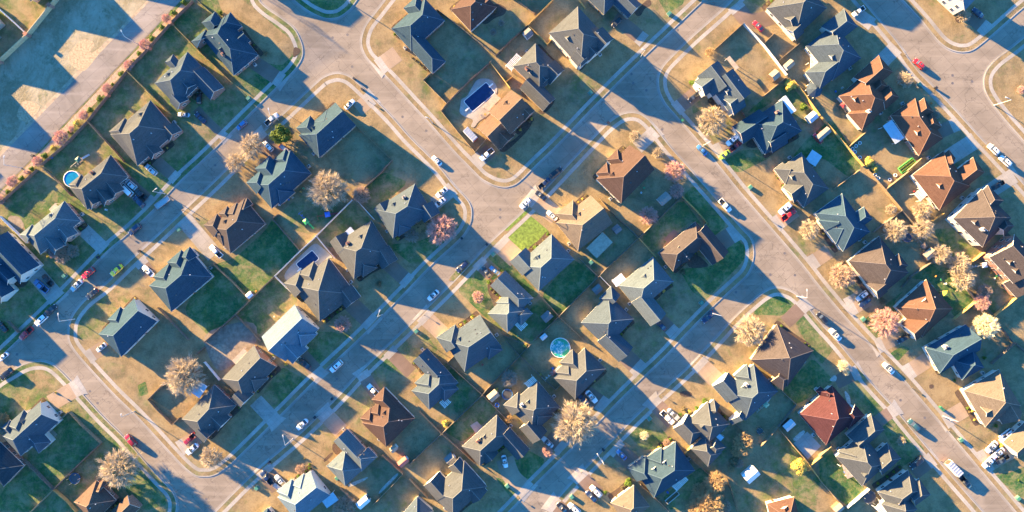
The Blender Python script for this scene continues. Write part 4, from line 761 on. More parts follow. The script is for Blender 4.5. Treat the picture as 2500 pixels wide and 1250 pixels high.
# ------------------------------------------------------------------ trees
def leafmat(name, a, b, rough=.8):
    if name in MATS: return MATS[name]
    m = bpy.data.materials.new(name); n, p = nodes(m); co = coords(n)
    f = noise(n, co, 1.6, 4, .7); c = mix_col(n, ramp(n, f, .35, .65), a, b); n.links.new(c, p.inputs['Base Color'])
    p.inputs['Roughness'].default_value = rough; p.inputs['Specular IOR Level'].default_value = .15; MATS[name] = m; return m
M_bark = leafmat('bark', (.16, .12, .09), (.24, .19, .14))
LM = dict(b=leafmat('twigs_tan', (.38, .315, .22), (.54, .455, .33)), p=leafmat('twigs_pink', (.48, .28, .235), (.62, .39, .33)), w=leafmat('blossom_cream', (.62, .54, .33), (.78, .72, .52)),
          o=leafmat('leaves_russet', (.38, .26, .13), (.52, .37, .19)), e=leafmat('leaves_evergreen', (.035, .07, .014), (.12, .16, .03)), y=leafmat('leaves_yellow', (.42, .32, .06), (.58, .46, .12)),
          g=leafmat('shrub_green', (.05, .11, .02), (.16, .22, .04)), q=leafmat('twigs_rose', (.36, .26, .19), (.50, .36, .27)), v=leafmat('twigs_grey', (.27, .24, .20), (.38, .34, .28)), n=leafmat('shrub_brown', (.10, .09, .045), (.20, .16, .09)))
def bare_mesh(seed, kind):
    """crown radius 1, foot at 0"""
    r = random.Random(seed); tr = MB(); cr = MB(); top = Vector((r.uniform(-.05, .05), r.uniform(-.05, .05), .42)); tr.tube((0, 0, -.02), top, .055, .04, 7)
    def flat(a, b, w):
        d = (b-a); s = d.cross(Vector((r.uniform(-1, 1), r.uniform(-1, 1), r.uniform(-.2, 1)))).normalized()*w
        cr.add([a-s, a+s, b+s*.35, b-s*.35], [(0, 1, 2, 3)])
    def rd(d, spread):
        v = Vector((r.gauss(0, 1), r.gauss(0, 1), r.gauss(0, 1))).normalized(); return (d+v*spread).normalized()
    lim = []
    for i in range(13):
        a = 2*math.pi*i*.381966*1.0+r.uniform(-.2, .2); el = .12+1.25*((i+.5)/13); d = Vector((math.cos(a)*math.cos(el), math.sin(a)*math.cos(el), math.sin(el)))
        s = top-Vector((0, 0, r.uniform(0, .15))); m0 = s+rd(d, .18)*.22; m1 = m0+rd(d, .25)*.24; tr.tube(s, m0, .028, .018, 5); tr.tube(m0, m1, .018, .010, 4); lim += [m0, m1]
    N = 230; wob = [r.uniform(.91, 1.05) for _ in range(24)]
    for i in range(N):
        el = math.asin(max(-.25, min(1, -.2+1.2*(i+.5)/N))); a = i*2.399963+r.uniform(-.25, .25); k = wob[int(a/6.2832*24) % 24]*wob[(int(a/6.2832*24)*5+int(el*9)) % 24]
        d = Vector((math.cos(a)*math.cos(el), math.sin(a)*math.cos(el), math.sin(el)*.95)); tg = top+d*r.uniform(.38, .74)*k
        m1 = min(lim, key=lambda q: (q-tg).length); cr.tube(m1, tg, .0075, .004, 3, cap=False); bd = (tg-m1).normalized(); bd = (bd+d).normalized()
        for q in range(20):
            s4 = m1.lerp(tg, r.uniform(.45, 1.0)); d4 = rd(bd, .5); m4 = s4+d4*r.uniform(.09, .25)*k; flat(s4, m4, .0052)
            if q % 2 == 0: d5 = rd(d4, .6); s5 = s4.lerp(m4, .5); flat(s5, s5+d5*r.uniform(.06, .13), .004)
            if kind == 'blossom' and r.random() < .5:
                c = s4.lerp(m4, r.uniform(.4, 1)); u = rd(Vector((0, 0, 0)), 1)*.016; v = u.cross(rd(Vector((0, 0, 0)), 1)).normalized()*.016; cr.add([c-u, c-v, c+u, c+v], [(0, 1, 2, 3)])
    return me_of(tr, 'trunk', [M_bark]), cr
def leafy_mesh(seed, n=4200, lumps=20, flat_=.85, s=.055, z0=.25):
    r = random.Random(seed); tr = MB(); cr = MB(); tr.tube((0, 0, -.02), (0, 0, .7), .07, .04, 7)
    L = []
    for i in range(lumps):
        a = r.uniform(0, 6.283); q = math.sqrt(r.random())*.62; z = r.uniform(.25, 1.0); L.append((Vector((math.cos(a)*q, math.sin(a)*q, z0+z*flat_)), r.uniform(.26, .42)))
        tr.tube((0, 0, .3), L[-1][0], .03, .01, 4, cap=False)
    for i in range(n):
        c, R_ = r.choice(L); d = Vector((r.gauss(0, 1), r.gauss(0, 1), r.gauss(0, 1))).normalized(); p = c+d*R_*r.uniform(.65, 1.05)
        u = Vector((r.gauss(0, 1), r.gauss(0, 1), r.gauss(0, 1))).normalized(); v = u.cross(d).normalized()*s*r.uniform(.6, 1.2); u = (u-d*u.dot(d)*.6).normalized()*s*r.uniform(.6, 1.2)
        cr.add([p-u, p-v, p+u, p+v], [(0, 1, 2, 3)])
    return me_of(tr, 'trunk', [M_bark]), cr
BARE = [bare_mesh(s, 'bare') for s in (1, 2, 3, 4)]; BLOS = [bare_mesh(s, 'blossom') for s in (11, 12, 13)]
LEAF = [leafy_mesh(s) for s in (21, 22)]; TOPI = [leafy_mesh(31, 1900, 12, .8, .07, .1)]; 
TM = {}
def tree(t, x, y, rr, k, label=None, where=None):
    r_ = rr/TS/PXM; form = {'b':'B','v':'B','p':'P','q':'P','w':'P','o':'P','e':'L','y':'L','g':'S','n':'S'}[k]
    if k == 'y' and rr < 60: form = 'S'
    src = dict(B=BARE, P=BLOS, L=LEAF, S=TOPI)[form]; i = (int(x*7+y*3)) % len(src); key = (form, i, k)
    if key not in TM: TM[key] = me_of(src[i][1], 'crown', [LM[k]])
    hgt = dict(B=1.0, P=.95, L=1.0, S=.9)[form]
    p = PT(t, x, y, r_*.8*hgt); small = form == 'S'
    z = ZB if on_block(p.xy) else .02
    root = empty('shrub' if small else 'tree', (p.x, p.y, z), rnd.uniform(0, 6.28)); kx = 1.28 if rr > 140 else 1.2 if form in 'BP' else 1.0; root.scale = (r_*kx*rnd.uniform(.94, 1.06), r_*kx*rnd.uniform(.94, 1.06), r_*hgt)
    link('stem' if small else 'trunk', src[i][0], root); link('crown', TM[key], root)
    sz = 'large ' if rr > 115 else 'small ' if rr < 55 and not small else 'tall ' if not small and rr > 90 else ''
    ds = dict(b='bare tan tree', v='bare grey tree', p='pink budding tree', q='rosy brown bare tree', w='cream blossoming tree', o='russet leafed tree', e='round dark evergreen tree', y='yellow green tree' if not small else 'yellow shrub', g='clipped green shrub', n='dull brown shrub')[k]
    tag(root, label or f"{sz}{ds} near {where or handle(p.xy)}", 'shrub' if small else 'tree', 'shrubs around the houses' if small else 'trees of the neighbourhood'); LABELLED.append(root); return root
TREES = [
 (1,555,980,88,'e'),(1,330,1060,105,'b'),(1,215,1175,85,'b'),(1,420,1190,50,'b'),(6,885,130,148,'b'),(6,1130,180,76,'q'),(6,1000,1120,66,'p'),(6,1262,832,28,'n'),(7,60,385,70,'o'),(7,228,430,122,'p'),(7,5,470,62,'v'),(7,498,925,52,'p'),
 (3,715,860,122,'b'),(3,697,378,38,'o'),(3,570,600,30,'g'),(3,150,985,50,'b'),(3,1285,620,55,'y'),(3,320,1110,48,'b'),(3,440,1245,82,'p'),(8,455,155,62,'p'),(8,250,330,78,'p'),(8,1430,430,85,'b'),(8,1005,1180,130,'b'),
 (4,640,575,65,'b'),(4,1470,650,32,'p'),(4,850,835,38,'v'),(4,370,1180,48,'y'),(4,405,1225,36,'y'),(4,1060,110,52,'b'),(9,180,770,108,'q'),(9,575,440,98,'b'),(9,770,430,88,'b'),(9,760,290,80,'b'),(9,530,290,45,'b'),(9,900,620,85,'b'),(9,1040,680,92,'b'),(9,1070,790,100,'b'),(9,1195,960,72,'p'),(9,1215,880,60,'q'),
 (9,500,1110,112,'p'),(9,1230,1140,108,'w'),(9,1330,810,36,'v'),(5,445,625,70,'q'),(5,520,590,55,'v'),(5,385,600,45,'p'),(10,845,945,145,'b'),(10,1320,270,152,'b'),(11,30,860,85,'b'),(11,690,940,42,'q'),(11,1010,1220,90,'q'),(12,1205,625,172,'b'),(12,728,285,66,'v'),(12,725,580,36,'o'),(12,258,610,36,'y'),
 (12,1005,818,48,'p'),(12,1420,1112,20,'g'),(13,945,760,82,'o'),(13,890,820,42,'o'),(13,745,1040,92,'o'),(13,610,1085,50,'o'),(13,700,1210,120,'o'),(13,600,1230,70,'o'),(13,800,1225,60,'q'),(13,220,697,38,'w'),(13,380,750,30,'q'),(13,656,448,26,'g'),(13,597,497,23,'g'),(13,480,540,18,'g'),(13,330,790,26,'y'),(13,105,1045,44,'g'),
 (13,1340,920,68,'y'),(13,905,900,38,'q'),(13,850,940,30,'o'),(13,870,890,48,'n'),(14,175,190,48,'w'),(14,200,235,28,'w'),(14,600,738,36,'b'),(14,1325,770,24,'y'),(14,1205,130,18,'g'),(3,1380,780,40,'g'),(9,470,950,30,'n'),
 (4,960,30,16,'g'),(2,665,165,26,'v'),(2,610,230,28,'v'),(2,620,80,20,'n'),(7,918,565,26,'g'),(7,888,618,22,'g'),(7,975,518,18,'n'),(7,575,815,20,'g'),(7,668,728,16,'g'),(7,455,1070,18,'y'),(11,498,112,14,'g'),(11,590,178,18,'y'),(11,760,905,14,'g'),
 (11,725,862,12,'n'),(5,1220,725,14,'y'),(6,868,1100,14,'y'),(13,505,505,22,'n'),(13,545,520,20,'y'),(13,575,545,16,'g'),(8,500,745,26,'n'),(1,440,385,22,'n'),(14,985,295,14,'g'),(14,1115,515,18,'y'),(14,1150,545,20,'o'),(14,1285,625,20,'g'),(4,815,750,10,'n'),
 (10,405,382,12,'y'),(10,20,575,45,'o'),(10,10,640,50,'v'),(5,120,510,16,'n'),(5,90,470,18,'n'),(5,345,630,14,'y'),(14,1450,1020,10,'g'),(1,110,88,24,'g'),(1,1400,190,22,'g'),(1,1380,250,16,'g'),(12,840,45,22,'y'),(12,950,255,14,'y'),(12,630,365,20,'y'),
]
for q in TREES: tree(*q)
# the hedge row
HED = [(0,1330,15,26,'g'),(0,1255,95,32,'g'),(0,1172,200,30,'g'),(0,1105,278,34,'g'),(0,1010,388,24,'g'),(0,965,447,20,'g'),(0,880,535,32,'g'),(0,815,615,22,'g'),(0,722,712,32,'g'),(0,650,800,30,'g'),(0,555,892,34,'y'),(0,497,960,16,'g'),(0,380,1077,26,'y'),(0,318,1130,34,'g'),(0,225,1225,26,'g'),(5,152,62,32,'g'),(5,55,158,24,'g'),
       (0,1205,130,40,'p'),(0,1045,320,52,'p'),(0,930,468,46,'p'),(0,770,640,42,'p'),(0,600,835,40,'p'),(0,515,935,26,'p'),(0,430,1000,66,'p'),(0,262,1172,42,'p'),(5,78,82,48,'p'),(5,-10,215,40,'p')]
for t, x, y, r_, k in HED:
    o = tree(t, x, y, r_, k, {'p': 'pink blossoming tree in the hedge row along the avenue', 'g': 'round green shrub in the hedge row along the avenue', 'y': 'yellow green shrub in the hedge row along the avenue'}[k]); o['group'] = 'hedge row of pink trees and shrubs'
# clipped shrubs in a bed
for i, (x, y) in enumerate([(1228,112),(1222,132),(1236,150),(1246,168),(1256,186),(1268,200),(1244,98),(1272,186),(1190,55),(1210,70),(1180,35),(1165,12)]):
    o = tree(8, x, y, 13, 'g', 'small round clipped shrub in the brick edged bed'); o['group'] = 'clipped shrubs in the brick edged bed'
for i, (x, y) in enumerate([(925,0),(938,20),(950,35),(962,50),(975,62),(988,75)]): tree(4, x, y, 12, 'g', 'small shrub in the row beside the pale house at the top right')
for i, (x, y) in enumerate([(20,420),(45,440),(75,465),(100,490),(130,510)]): tree(2, x, y, 12, 'n', 'low shrub along the blue angled corner house')
for i, (x, y) in enumerate([(800,1105),(840,1085),(890,1090),(925,1060),(965,1030),(990,1000)]): tree(6, x+10, y-10, 11, 'n', 'dark shrub along the front of the golden tan house')
# ------------------------------------------------------------------ beds of dark mulch
def blob(t, pts, z, mat, name, label=None, cat=None, kind=None):
    pw = [PT(t, *p).xy for p in pts]
    if area(pw) < 0: pw = pw[::-1]
    o = sheet(name, chaikin(pw, True, 2), z, mat, kind or 'structure')
    return o
for t, pts in [(2,[(520,130),(560,60),(640,20),(710,60),(690,110),(620,130),(560,180),(520,170)]),(2,[(660,1060),(650,1100),(690,1110),(760,1050),(850,960),(890,900),(895,865),(860,870),(830,950),(740,1030)]),(2,[(950,800),(1050,700),(1055,745),(1000,810),(960,835),(930,810)]),
               (2,[(1220,480),(1260,440),(1300,390),(1320,410),(1290,460),(1250,515),(1225,510)]),(3,[(0,0),(60,0),(130,60),(160,80),(230,0),(265,0),(270,40),(220,60),(190,120),(155,115),(130,60),(40,30)]),(3,[(950,1040),(1050,980),(1090,1030),(1020,1080),(960,1070)]),
               (8,[(520,680),(590,600),(700,700),(620,712),(550,712)]),(7,[(835,590),(900,560),(900,640),(870,630)]),(7,[(570,810),(600,780),(660,920),(610,960),(565,880)]),(8,[(1205,110),(1240,80),(1285,190),(1255,205),(1215,165)]),(5,[(100,830),(130,790),(220,800),(180,850),(140,855)]),
               (1,[(640,430),(700,380),(690,350),(645,340)]),(13,[(470,380),(520,365),(565,385),(560,410),(510,415),(475,400)]),(11,[(930,740),(1000,810),(960,840),(925,800)]),(11,[(870,890),(940,820),(920,815),(860,870)]),(7,[(1130,280),(1180,250),(1220,280),(1200,310),(1160,310)]),(4,[(855,-10),(900,-10),(890,20),(865,15)]),(4,[(980,130),(1030,120),(1040,160),(1000,170)]),(14,[(795,325),(830,320),(830,350),(800,355)])]:
    blob(t, pts, ZB+.03, M_soil, 'mulch_bed')
for t, pts in [(14,[(70,290),(110,250),(130,270),(120,300),(90,300)]),(11,[(1270,1090),(1400,960),(1410,980),(1260,1130)]),(11,[(1030,1050),(1190,990),(1180,1010),(1060,1070)]),(13,[(1290,720),(1370,650),(1390,670),(1320,740)]),(14,[(180,360),(220,400),(230,470),(210,480),(190,420)])]:
    blob(t, pts, ZB+.03, simple('pale_gravel', (.36, .35, .31), .95, .35, 2.5), 'gravel')
blob(11, [(35,60),(110,20),(190,60),(190,140),(120,190),(50,150)], ZB+.03, simple('worn_soil', (.26, .21, .15), .95, .3, 1.2), 'worn_patch')
blob(11, [(-20,700),(0,-20),(380,10),(130,250)][:0] or [(-30,-60),(370,-160),(390,30),(120,250),(40,150)], ZB+.026, simple('bare_soil', (.20, .165, .125), .95, .3, .8), 'bare_soil')
blob(5, [(45,340),(140,330),(190,420),(100,440)], ZB+.026, MATS['bare_soil'], 'bare_soil')
# planting beds with shrubs along the street side of each house
KB = [Vector(v) for b in BLOCKS for v in b]
for i, (c, hd, ws, root, wall) in enumerate(HOUSES):
    if 'beyond' in hd or not (-172 < c.x < 172 and -86 < c.y < 86) or 'clipped' in hd: continue
    q = ws[0]; best = None
    for s_ in (-1, 1):
        m = q.c+q.n*s_*(q.W/2+6); d = min((m-v).length for v in KB)
        if best is None or d < best[0]: best = (d, s_)
    s_ = best[1]; spots = []
    for k in range(9):
        x = (k-4)/8*(q.L-2); p = q.c+q.n*s_*(q.W/2+.75)+q.u*x
        if not any(roof_h(o, p) for o in ws): spots.append((x, p))
    if len(spots) < 3: continue
    x0 = min(a for a, _ in spots)-.8; x1 = max(a for a, _ in spots)+.8; y = q.W/2-.3
    pts = [q.c+q.u*x0+q.n*s_*y, q.c+q.u*x1+q.n*s_*y, q.c+q.u*x1*.96+q.n*s_*(y+2.0), q.c+q.u*(x0+x1)/2+q.n*s_*(y+1.6), q.c+q.u*x0*.96+q.n*s_*(y+2.1)]
    if area(pts) < 0: pts = pts[::-1]
    sheet('mulch_bed', chaikin(pts, True, 1, .15), ZB+.028, M_soil)
    for j, (x, p) in enumerate(rnd.sample(spots, min(len(spots), 3 if i % 3 else 4))):
        kk = rnd.choice('gnngy'); r_ = rnd.uniform(.45, .85); key = ('S', 0, kk)
        if key not in TM: TM[key] = me_of(TOPI[0][1], 'crown', [LM[kk]])
        sh = empty('shrub', (p.x, p.y, ZB+.03), rnd.uniform(0, 6)); sh.scale = (r_, r_, r_); link('stem', TOPI[0][0], sh); link('crown', TM[key], sh)
        tag(sh, f"{dict(g='green', n='brown green', y='yellow green')[kk]} shrub by {hd}", 'shrub', 'shrubs around the houses'); LABELLED.append(sh)
# ------------------------------------------------------------------ street lamps
M_pole = simple('lamp_post_grey', (.42, .43, .43), .45, .06)
def lamp(t, bx, by, hx, hy, label):
    b = PT(t, bx, by); z = ZB if on_block(b.xy) else 0; h = PT(t, hx, hy, 8.6); d = h.xy-b.xy
    if d.length > 4: d = d.normalized()*2.4
    root = empty('street_lamp', (b.x, b.y, z)); p = MB(); p.tube((0, 0, 0), (0, 0, .5), .22, .2, 10); p.tube((0, 0, .5), (0, 0, 8.2), .14, .09, 10); p.build('pole', M_pole, root)
    a = MB(); e = Vector((d.x, d.y, 8.75)); a.tube((0, 0, 8.15), e, .07, .06, 8); a.build('arm', M_pole, root)
    u = d.normalized(); hd = MB(); c = e+Vector((u.x, u.y, 0))*.35; hd.box(c, (.85, .34, .16), math.atan2(u.y, u.x), 0, .8); hd.box(c-Vector((0, 0, .1)), (.6, .26, .06), math.atan2(u.y, u.x), 1); hd.build('lamp_head', [M_pole, M_lens], root)
    tag(root, label, 'street lamp', 'street lamps along the kerbs')
for q in [(0,1000,320,885,232,'upper street lamp on the avenue beside the pink hedge trees'),(0,155,1220,30,1145,'lower street lamp on the avenue near the left edge'),(1,535,872,465,800,'street lamp over the silver pickup truck on the upper left street'),
          (5,545,1083,425,1055,'street lamp at the rounded left corner lot, reaching over the junction'),(5,1200,172,1130,140,'street lamp beside the empty flat trailer'),(10,980,518,880,548,'street lamp on the lower left cross street above the dark red car'),(11,640,718,570,705,'street lamp near the two white vehicles on the central street'),
          (3,190,415,215,360,'street lamp at the sunlit apron beside the T junction'),(3,650,1055,670,1015,'street lamp standing beside the blue car'),(2,165,895,130,855,'street lamp by the fence of the big pool yard'),(4,1270,765,1365,712,'street lamp on the sunlit lawn at the far right corner'),
          (14,900,553,830,548,'street lamp beside the green bin on the right street'),(8,1325,918,1398,880,'street lamp at the rounded green corner near the right bend'),(8,725,1045,670,1030,'street lamp over the dark blue car on the lower street'),(6,1290,1050,1268,1030,'street lamp beside the driveway of the golden tan house'),
          (12,1390,855,1370,838,'street lamp below the large bare tree on the lower street'),(7,862,262,862,225,'street lamp standing by the white vehicle at the centre crossing'),(1,1055,25,1030,-25,'street lamp on the small round island at the top')]: lamp(*q)
# power pylon wires in the corner
def wires():
    root = empty('power_line', (*PT(0, 60, 100).xy, 0)); o = root.location; d = Vector((math.cos(R(49)), math.sin(R(49)), 0)); n = Vector((-d.y, d.x, 0)); b = MB()
    for k in range(7):
        s = n*((k-3)*2.1); pr = None
        for i in range(-6, 7):
            p = s+d*i*9+Vector((0, 0, 17+.05*i*i)); 
            if pr is not None: b.tube(pr, p, .05, .05, 4, cap=False)
            pr = p
    b.build('wire', simple('wire_alloy', (.6, .58, .5), .4, .05, 1, .4), root); t = MB()
    for i in (-6, 6):
        c = d*i*9; 
        for s in (-1, 1): t.tube(c+n*s*3, c+n*s*3+Vector((0, 0, 18.5)), .2, .14, 8)
        t.tube(c-n*8+Vector((0, 0, 18.8)), c+n*8+Vector((0, 0, 18.8)), .15, .15, 6)
    t.build('pylon', M_woodg, root); tag(root, 'overhead power line of parallel wires crossing the upper left corner', 'power line')
wires()
# ------------------------------------------------------------------ pools
def water(name, col, foam=False):
    m = bpy.data.materials.new(name); n, p = nodes(m); co = coords(n); f = noise(n, co, .9, 5, .7, 1)
    c = mix_col(n, ramp(n, f, .3, .7), tuple(v*.8 for v in col), tuple(v*1.2 for v in col))
    if foam: c = mix_col(n, ramp(n, noise(n, co, 1.1, 8, .8), .50, .60), c, (.50, .60, .60)); c = mix_col(n, mul(n, ramp(n, noise(n, co, .3, 2), .46, .54), .85), c, (.02, .26, .11))
    n.links.new(c, p.inputs['Base Color']); p.inputs['Roughness'].default_value = .12; bump(n, p, f, .03); return m
def pool(t, c, L, Wd, deck, label, steps):
    cw = PT(t, *c).xy; pw = [PT(t, *p).xy for p in deck]
    if area(pw) < 0: pw = pw[::-1]
    pw = chaikin(pw, True, 2); root = empty('swimming_pool', (cw.x, cw.y, ZB)); tag(root, label, 'pool')
    k = sheet('deck', [p-cw for p in pw], .10, M_walk, 'x', .1); del k['kind']; k.parent = root
    s = L/TS/PXM/2; w = Wd/TS/PXM/2; rz = -GRID*.98; ca, sa = math.cos(rz), math.sin(rz); r0 = .5
    def ring(s, w):
        o = []
        for cx, cy, a0 in ((s-r0, w-r0, 0), (-s+r0, w-r0, 90), (-s+r0, -w+r0, 180), (s-r0, -w+r0, 270)):
            for i in range(5): a = R(a0+22.5*i); x, y = cx+r0*math.cos(a), cy+r0*math.sin(a); o.append((x*ca-y*sa, x*sa+y*ca))
        return o
    a, b = ring(s, w), ring(s+.18, w+.18); n = len(a); cp = MB(); cp.add([(x, y, .16) for x, y in a]+[(x, y, .16) for x, y in b]+[(x, y, .05) for x, y in b], [(i, n+i, n+(i+1) % n, (i+1) % n) for i in range(n)]+[(n+i, 2*n+i, 2*n+(i+1) % n, n+(i+1) % n) for i in range(n)])
    cp.build('coping', M_white, root); wa = mesh('water', [(x, y, .12) for x, y in a], [tuple(range(n))], water('pool_water_'+str(t), (.010, .025, .09)), root)
    for (sx, sy) in steps:
        p = PT(t, sx, sy).xy-cw; q = MB(); q.box((p.x, p.y, .4), (1.8, .5, .08), rz); q.box((p.x-.5*ca, p.y-.5*sa, .2), (.3, .4, .4), rz); q.build('diving_board', M_white, root)
    return root
pool(2, (507,706), 212, 97, [(370,760),(375,720),(420,700),(450,640),(490,575),(560,570),(610,590),(640,640),(630,690),(560,760),(600,800),(560,850),(500,880),(470,930),(440,920),(470,870),(400,850),(360,820)], 'large rectangular dark blue pool on a scalloped white deck', [(592,622),(420,795)])
pool(6, (748,663), 152, 76, [(590,740),(620,700),(700,620),(800,525),(850,560),(940,640),(890,640),(800,720),(700,760),(620,830),(575,780)], 'rectangular royal blue pool in a corner yard with white vinyl fence', [(690,725)])
def round_pool(t, x, y, r_, col, label, foam=False, name='round_pool', cat='pool', h=1.25):
    p = PT(t, x, y, 1).xy; r = r_/TS/PXM; root = empty(name, (p.x, p.y, ZB)); tag(root, label, cat)
    w = MB(); w.lathe([(r, 0), (r, h), (r-.17, h+.03), (r-.17, h-.15)], n=36); w.build('rim', M_white if name == 'round_pool' else M_dark, root)
    mesh('water', [((r-.15)*math.cos(i*.1745), (r-.15)*math.sin(i*.1745), h-.12) for i in range(36)], [tuple(range(36))], water('water_'+str(x), col, foam), root)
    l = MB()
    for s in (-.25, .25): l.tube((r+.1, s, 0), (r-.1, s, h+.7), .03, .03)
    for k in range(4): l.tube((r+.1, -.25, .3*k+.2), (r+.1, .25, .3*k+.2), .02, .02)
    l.build('ladder', M_white, root)
round_pool(5, 525, 66, 60, (.01, .17, .32), 'round above ground pool with blue water beside the brick house')
round_pool(12, 1095, 57, 72, (.02, .26, .30), 'round above ground pool with green water and pale foam', True)
def trampoline(t, x, y, r_, rim, label):
    p = PT(t, x, y, .9).xy; r = r_/TS/PXM; root = empty('trampoline', (p.x, p.y, ZB)); tag(root, label, 'trampoline', 'round trampolines')
    mesh('mat', [((r-.3)*math.cos(i*.26), (r-.3)*math.sin(i*.26), .86) for i in range(24)], [tuple(range(24))], M_dark, root)
    w = MB(); w.lathe([(r-.32, .88), (r-.3, .93), (r, .93), (r+.03, .86)], n=30); w.build('rim_pad', simple('rim_'+str(x), rim, .6), root)
    for i in range(6): a = i*1.047; link('pole', post_me(M_metal, 2.4, .07), root, (r*math.cos(a), r*math.sin(a), 0))
trampoline(12, 710, 395, 40, (.02, .10, .25), 'dark round trampoline with blue rim below a bare grey tree'); trampoline(10, 545, 1005, 40, (.02, .06, .12), 'black trampoline in the yard of the lower left beside a bare tree')
trampoline(14, 365, 1142, 46, (.08, .08, .09), 'black trampoline behind a white fence near the bottom right'); trampoline(9, 638, 492, 32, (.04, .05, .12), 'dark trampoline under the bare trees on the right'); trampoline(13, 1055, 660, 22, (.03, .06, .06), 'tiny dark round trampoline in the middle of a shaded yard')
trampoline(12, 636, 472, 17, (.02, .12, .4), 'small bright blue round trampoline next to the larger one')
# ------------------------------------------------------------------ sheds, patio covers
def shed(t, x, y, L, Wd, rcol, wcol, label, rz=0, h=2.2, name='shed', cat='shed'):
    p = PT(t, x, y, h).xy; root = empty(name, (p.x, p.y, ZB), R(41)+rz); tag(root, label, cat); L = L/TS/PXM/2; w = Wd/TS/PXM/2
    b = MB(); b.box((0, 0, h/2), (2*L-.3, 2*w-.3, h)); b.add([(s*(L-.15), -w+.15, h) for s in (-1, 1)]+[(s*(L-.15), w-.15, h) for s in (-1, 1)]+[(s*(L-.15), 0, h+w*.5) for s in (-1, 1)], [(0, 2, 4), (1, 3, 5)]); b.build('wall', simple('shed_wall_'+wcol, dict(w=(.58, .58, .56), r=(.35, .06, .05), b=(.14, .10, .075), t=(.36, .29, .2))[wcol], .7), root)
    r = MB(); z = h+w*.5
    r.add([(-L, -w, h-.05), (L, -w, h-.05), (L, 0, z), (-L, 0, z), (L, w, h-.05), (-L, w, h-.05)]+[(-L, -w, h-.13), (L, -w, h-.13), (L, 0, z-.08), (-L, 0, z-.08), (L, w, h-.13), (-L, w, h-.13)], [(0, 1, 2, 3), (3, 2, 4, 5), (0, 6, 7, 1), (4, 10, 11, 5), (1, 7, 8, 2), (2, 8, 10, 4), (3, 9, 6, 0), (5, 11, 9, 3)])
    r.build('roof', simple('shed_roof_'+rcol, dict(w=(.62, .63, .65), k=(.20, .18, .16), d=(.10, .11, .12), r=(.36, .10, .08), t=(.30, .23, .16), s=(.40, .44, .48))[rcol], .6, .15), root)
    d = MB(); d.box((L-.12, 0, 1.0), (.05, 1.3, 1.9)); d.build('door', M_white if wcol != 'w' else M_woodg, root)
for q in [(2,860,242,62,58,'d','w','small blue roofed shed in the yard corner above the striped patio cover'),(3,1270,470,70,52,'t','w','white walled shed with tan roof beside the pale fence'),(3,1165,545,62,66,'t','b','brown playhouse in the sunlit dry yard'),(3,1437,850,70,62,'s','w','white metal shed inside the golden fence corner'),
          (4,30,975,112,52,'k','r','red walled shed with tan roof next to the golden fence'),(7,1365,867,66,54,'d','b','dark shed beside the fence in the shaded yard right of the green lawn'),(7,998,1065,72,62,'d','b','dark teal shed behind the pale L shaped house'),(7,975,1213,50,34,'s','b','small slatted bench roof beside the foam green pool'),
          (8,362,208,86,66,'k','w','grey brown shed with white wall at the fence below the pink trees'),(11,1440,885,74,50,'r','r','red roofed shed by the fence right of the orange house'),(11,1150,1180,95,56,'w','w','white metal shed at the bottom fence corner'),(11,1372,790,52,44,'t','t','small tan play shed beside the orange house'),(12,608,405,78,62,'t','b','tan plank shed left of the trampoline'),
          (13,993,980,108,84,'w','w','bright white metal shed alone in the large bare yard'),(13,1270,620,82,56,'s','b','blue grey shed beside the deep red house'),(6,325,908,44,40,'w','w','tiny white shed at the fence corner of the green yards'),(12,300,868,70,78,'d','b','dark flat shed beside the tan and teal house'),(14,140,1225,70,56,'k','b','brown shed at the bottom fence near the round trampoline'),
          (8,18,430,56,56,'d','b','dark blue shed at the left fence of the middle yards'),(9,800,610,80,62,'t','b','wooden playhouse among the bare trees'),(5,880,-180,2,2,'t','t','')]:
    if q[7]: shed(*q)
def cover(t, quad, kind, label, z=2.8, rails=True):
    pw = [PT(t, *p, z).xy for p in quad]
    if area(pw) < 0: pw = pw[::-1]
    c = sum((Vector(p) for p in pw), Vector((0, 0)))/4; root = empty('patio_cover', (c.x, c.y, ZB)); tag(root, label, 'patio cover', 'patio covers behind the houses'); q = [p-c for p in pw]
    ab, ad = q[1]-q[0], q[3]-q[0]; rz = math.atan2(ab.y, ab.x); L = ab.length; Wd = abs(ad.x*-math.sin(rz)+ad.y*math.cos(rz)); m_ = dict(w=simple('cover_white', (.66, .67, .68), .45, .05, 1), s=M_white, b=simple('cover_tan', (.36, .29, .22), .85, .2, 1.5), m=simple('cover_metal', (.46, .52, .58), .4, .1, 1, .3))[kind]
    r = MB()
    if kind == 's':
        n = int(Wd/.42); u = Vector((math.cos(rz), math.sin(rz))); v = Vector((-u.y, u.x))
        for i in range(n): p = v*((i+.5)/n-.5)*Wd; r.box((p.x, p.y, z), (L, .2, .07), rz)
        for i in (-1, 0, 1): p = u*i*L*.46; r.box((p.x, p.y, z-.11), (.12, Wd, .14), rz)
    else:
        r.box((0, 0, z), (L, Wd, .1), rz); n = int(L/.7); u = Vector((math.cos(rz), math.sin(rz)))
        if kind != 'b':
            for i in range(n): p = u*((i+.5)/n-.5)*L; r.box((p.x, p.y, z+.075), (.07, Wd, .05), rz)
    r.build('roof', m_, root)
    for p in q: p = p*.92; link('post', post_me(M_white, z-.22, .12), root, (p.x, p.y, 0), rz)
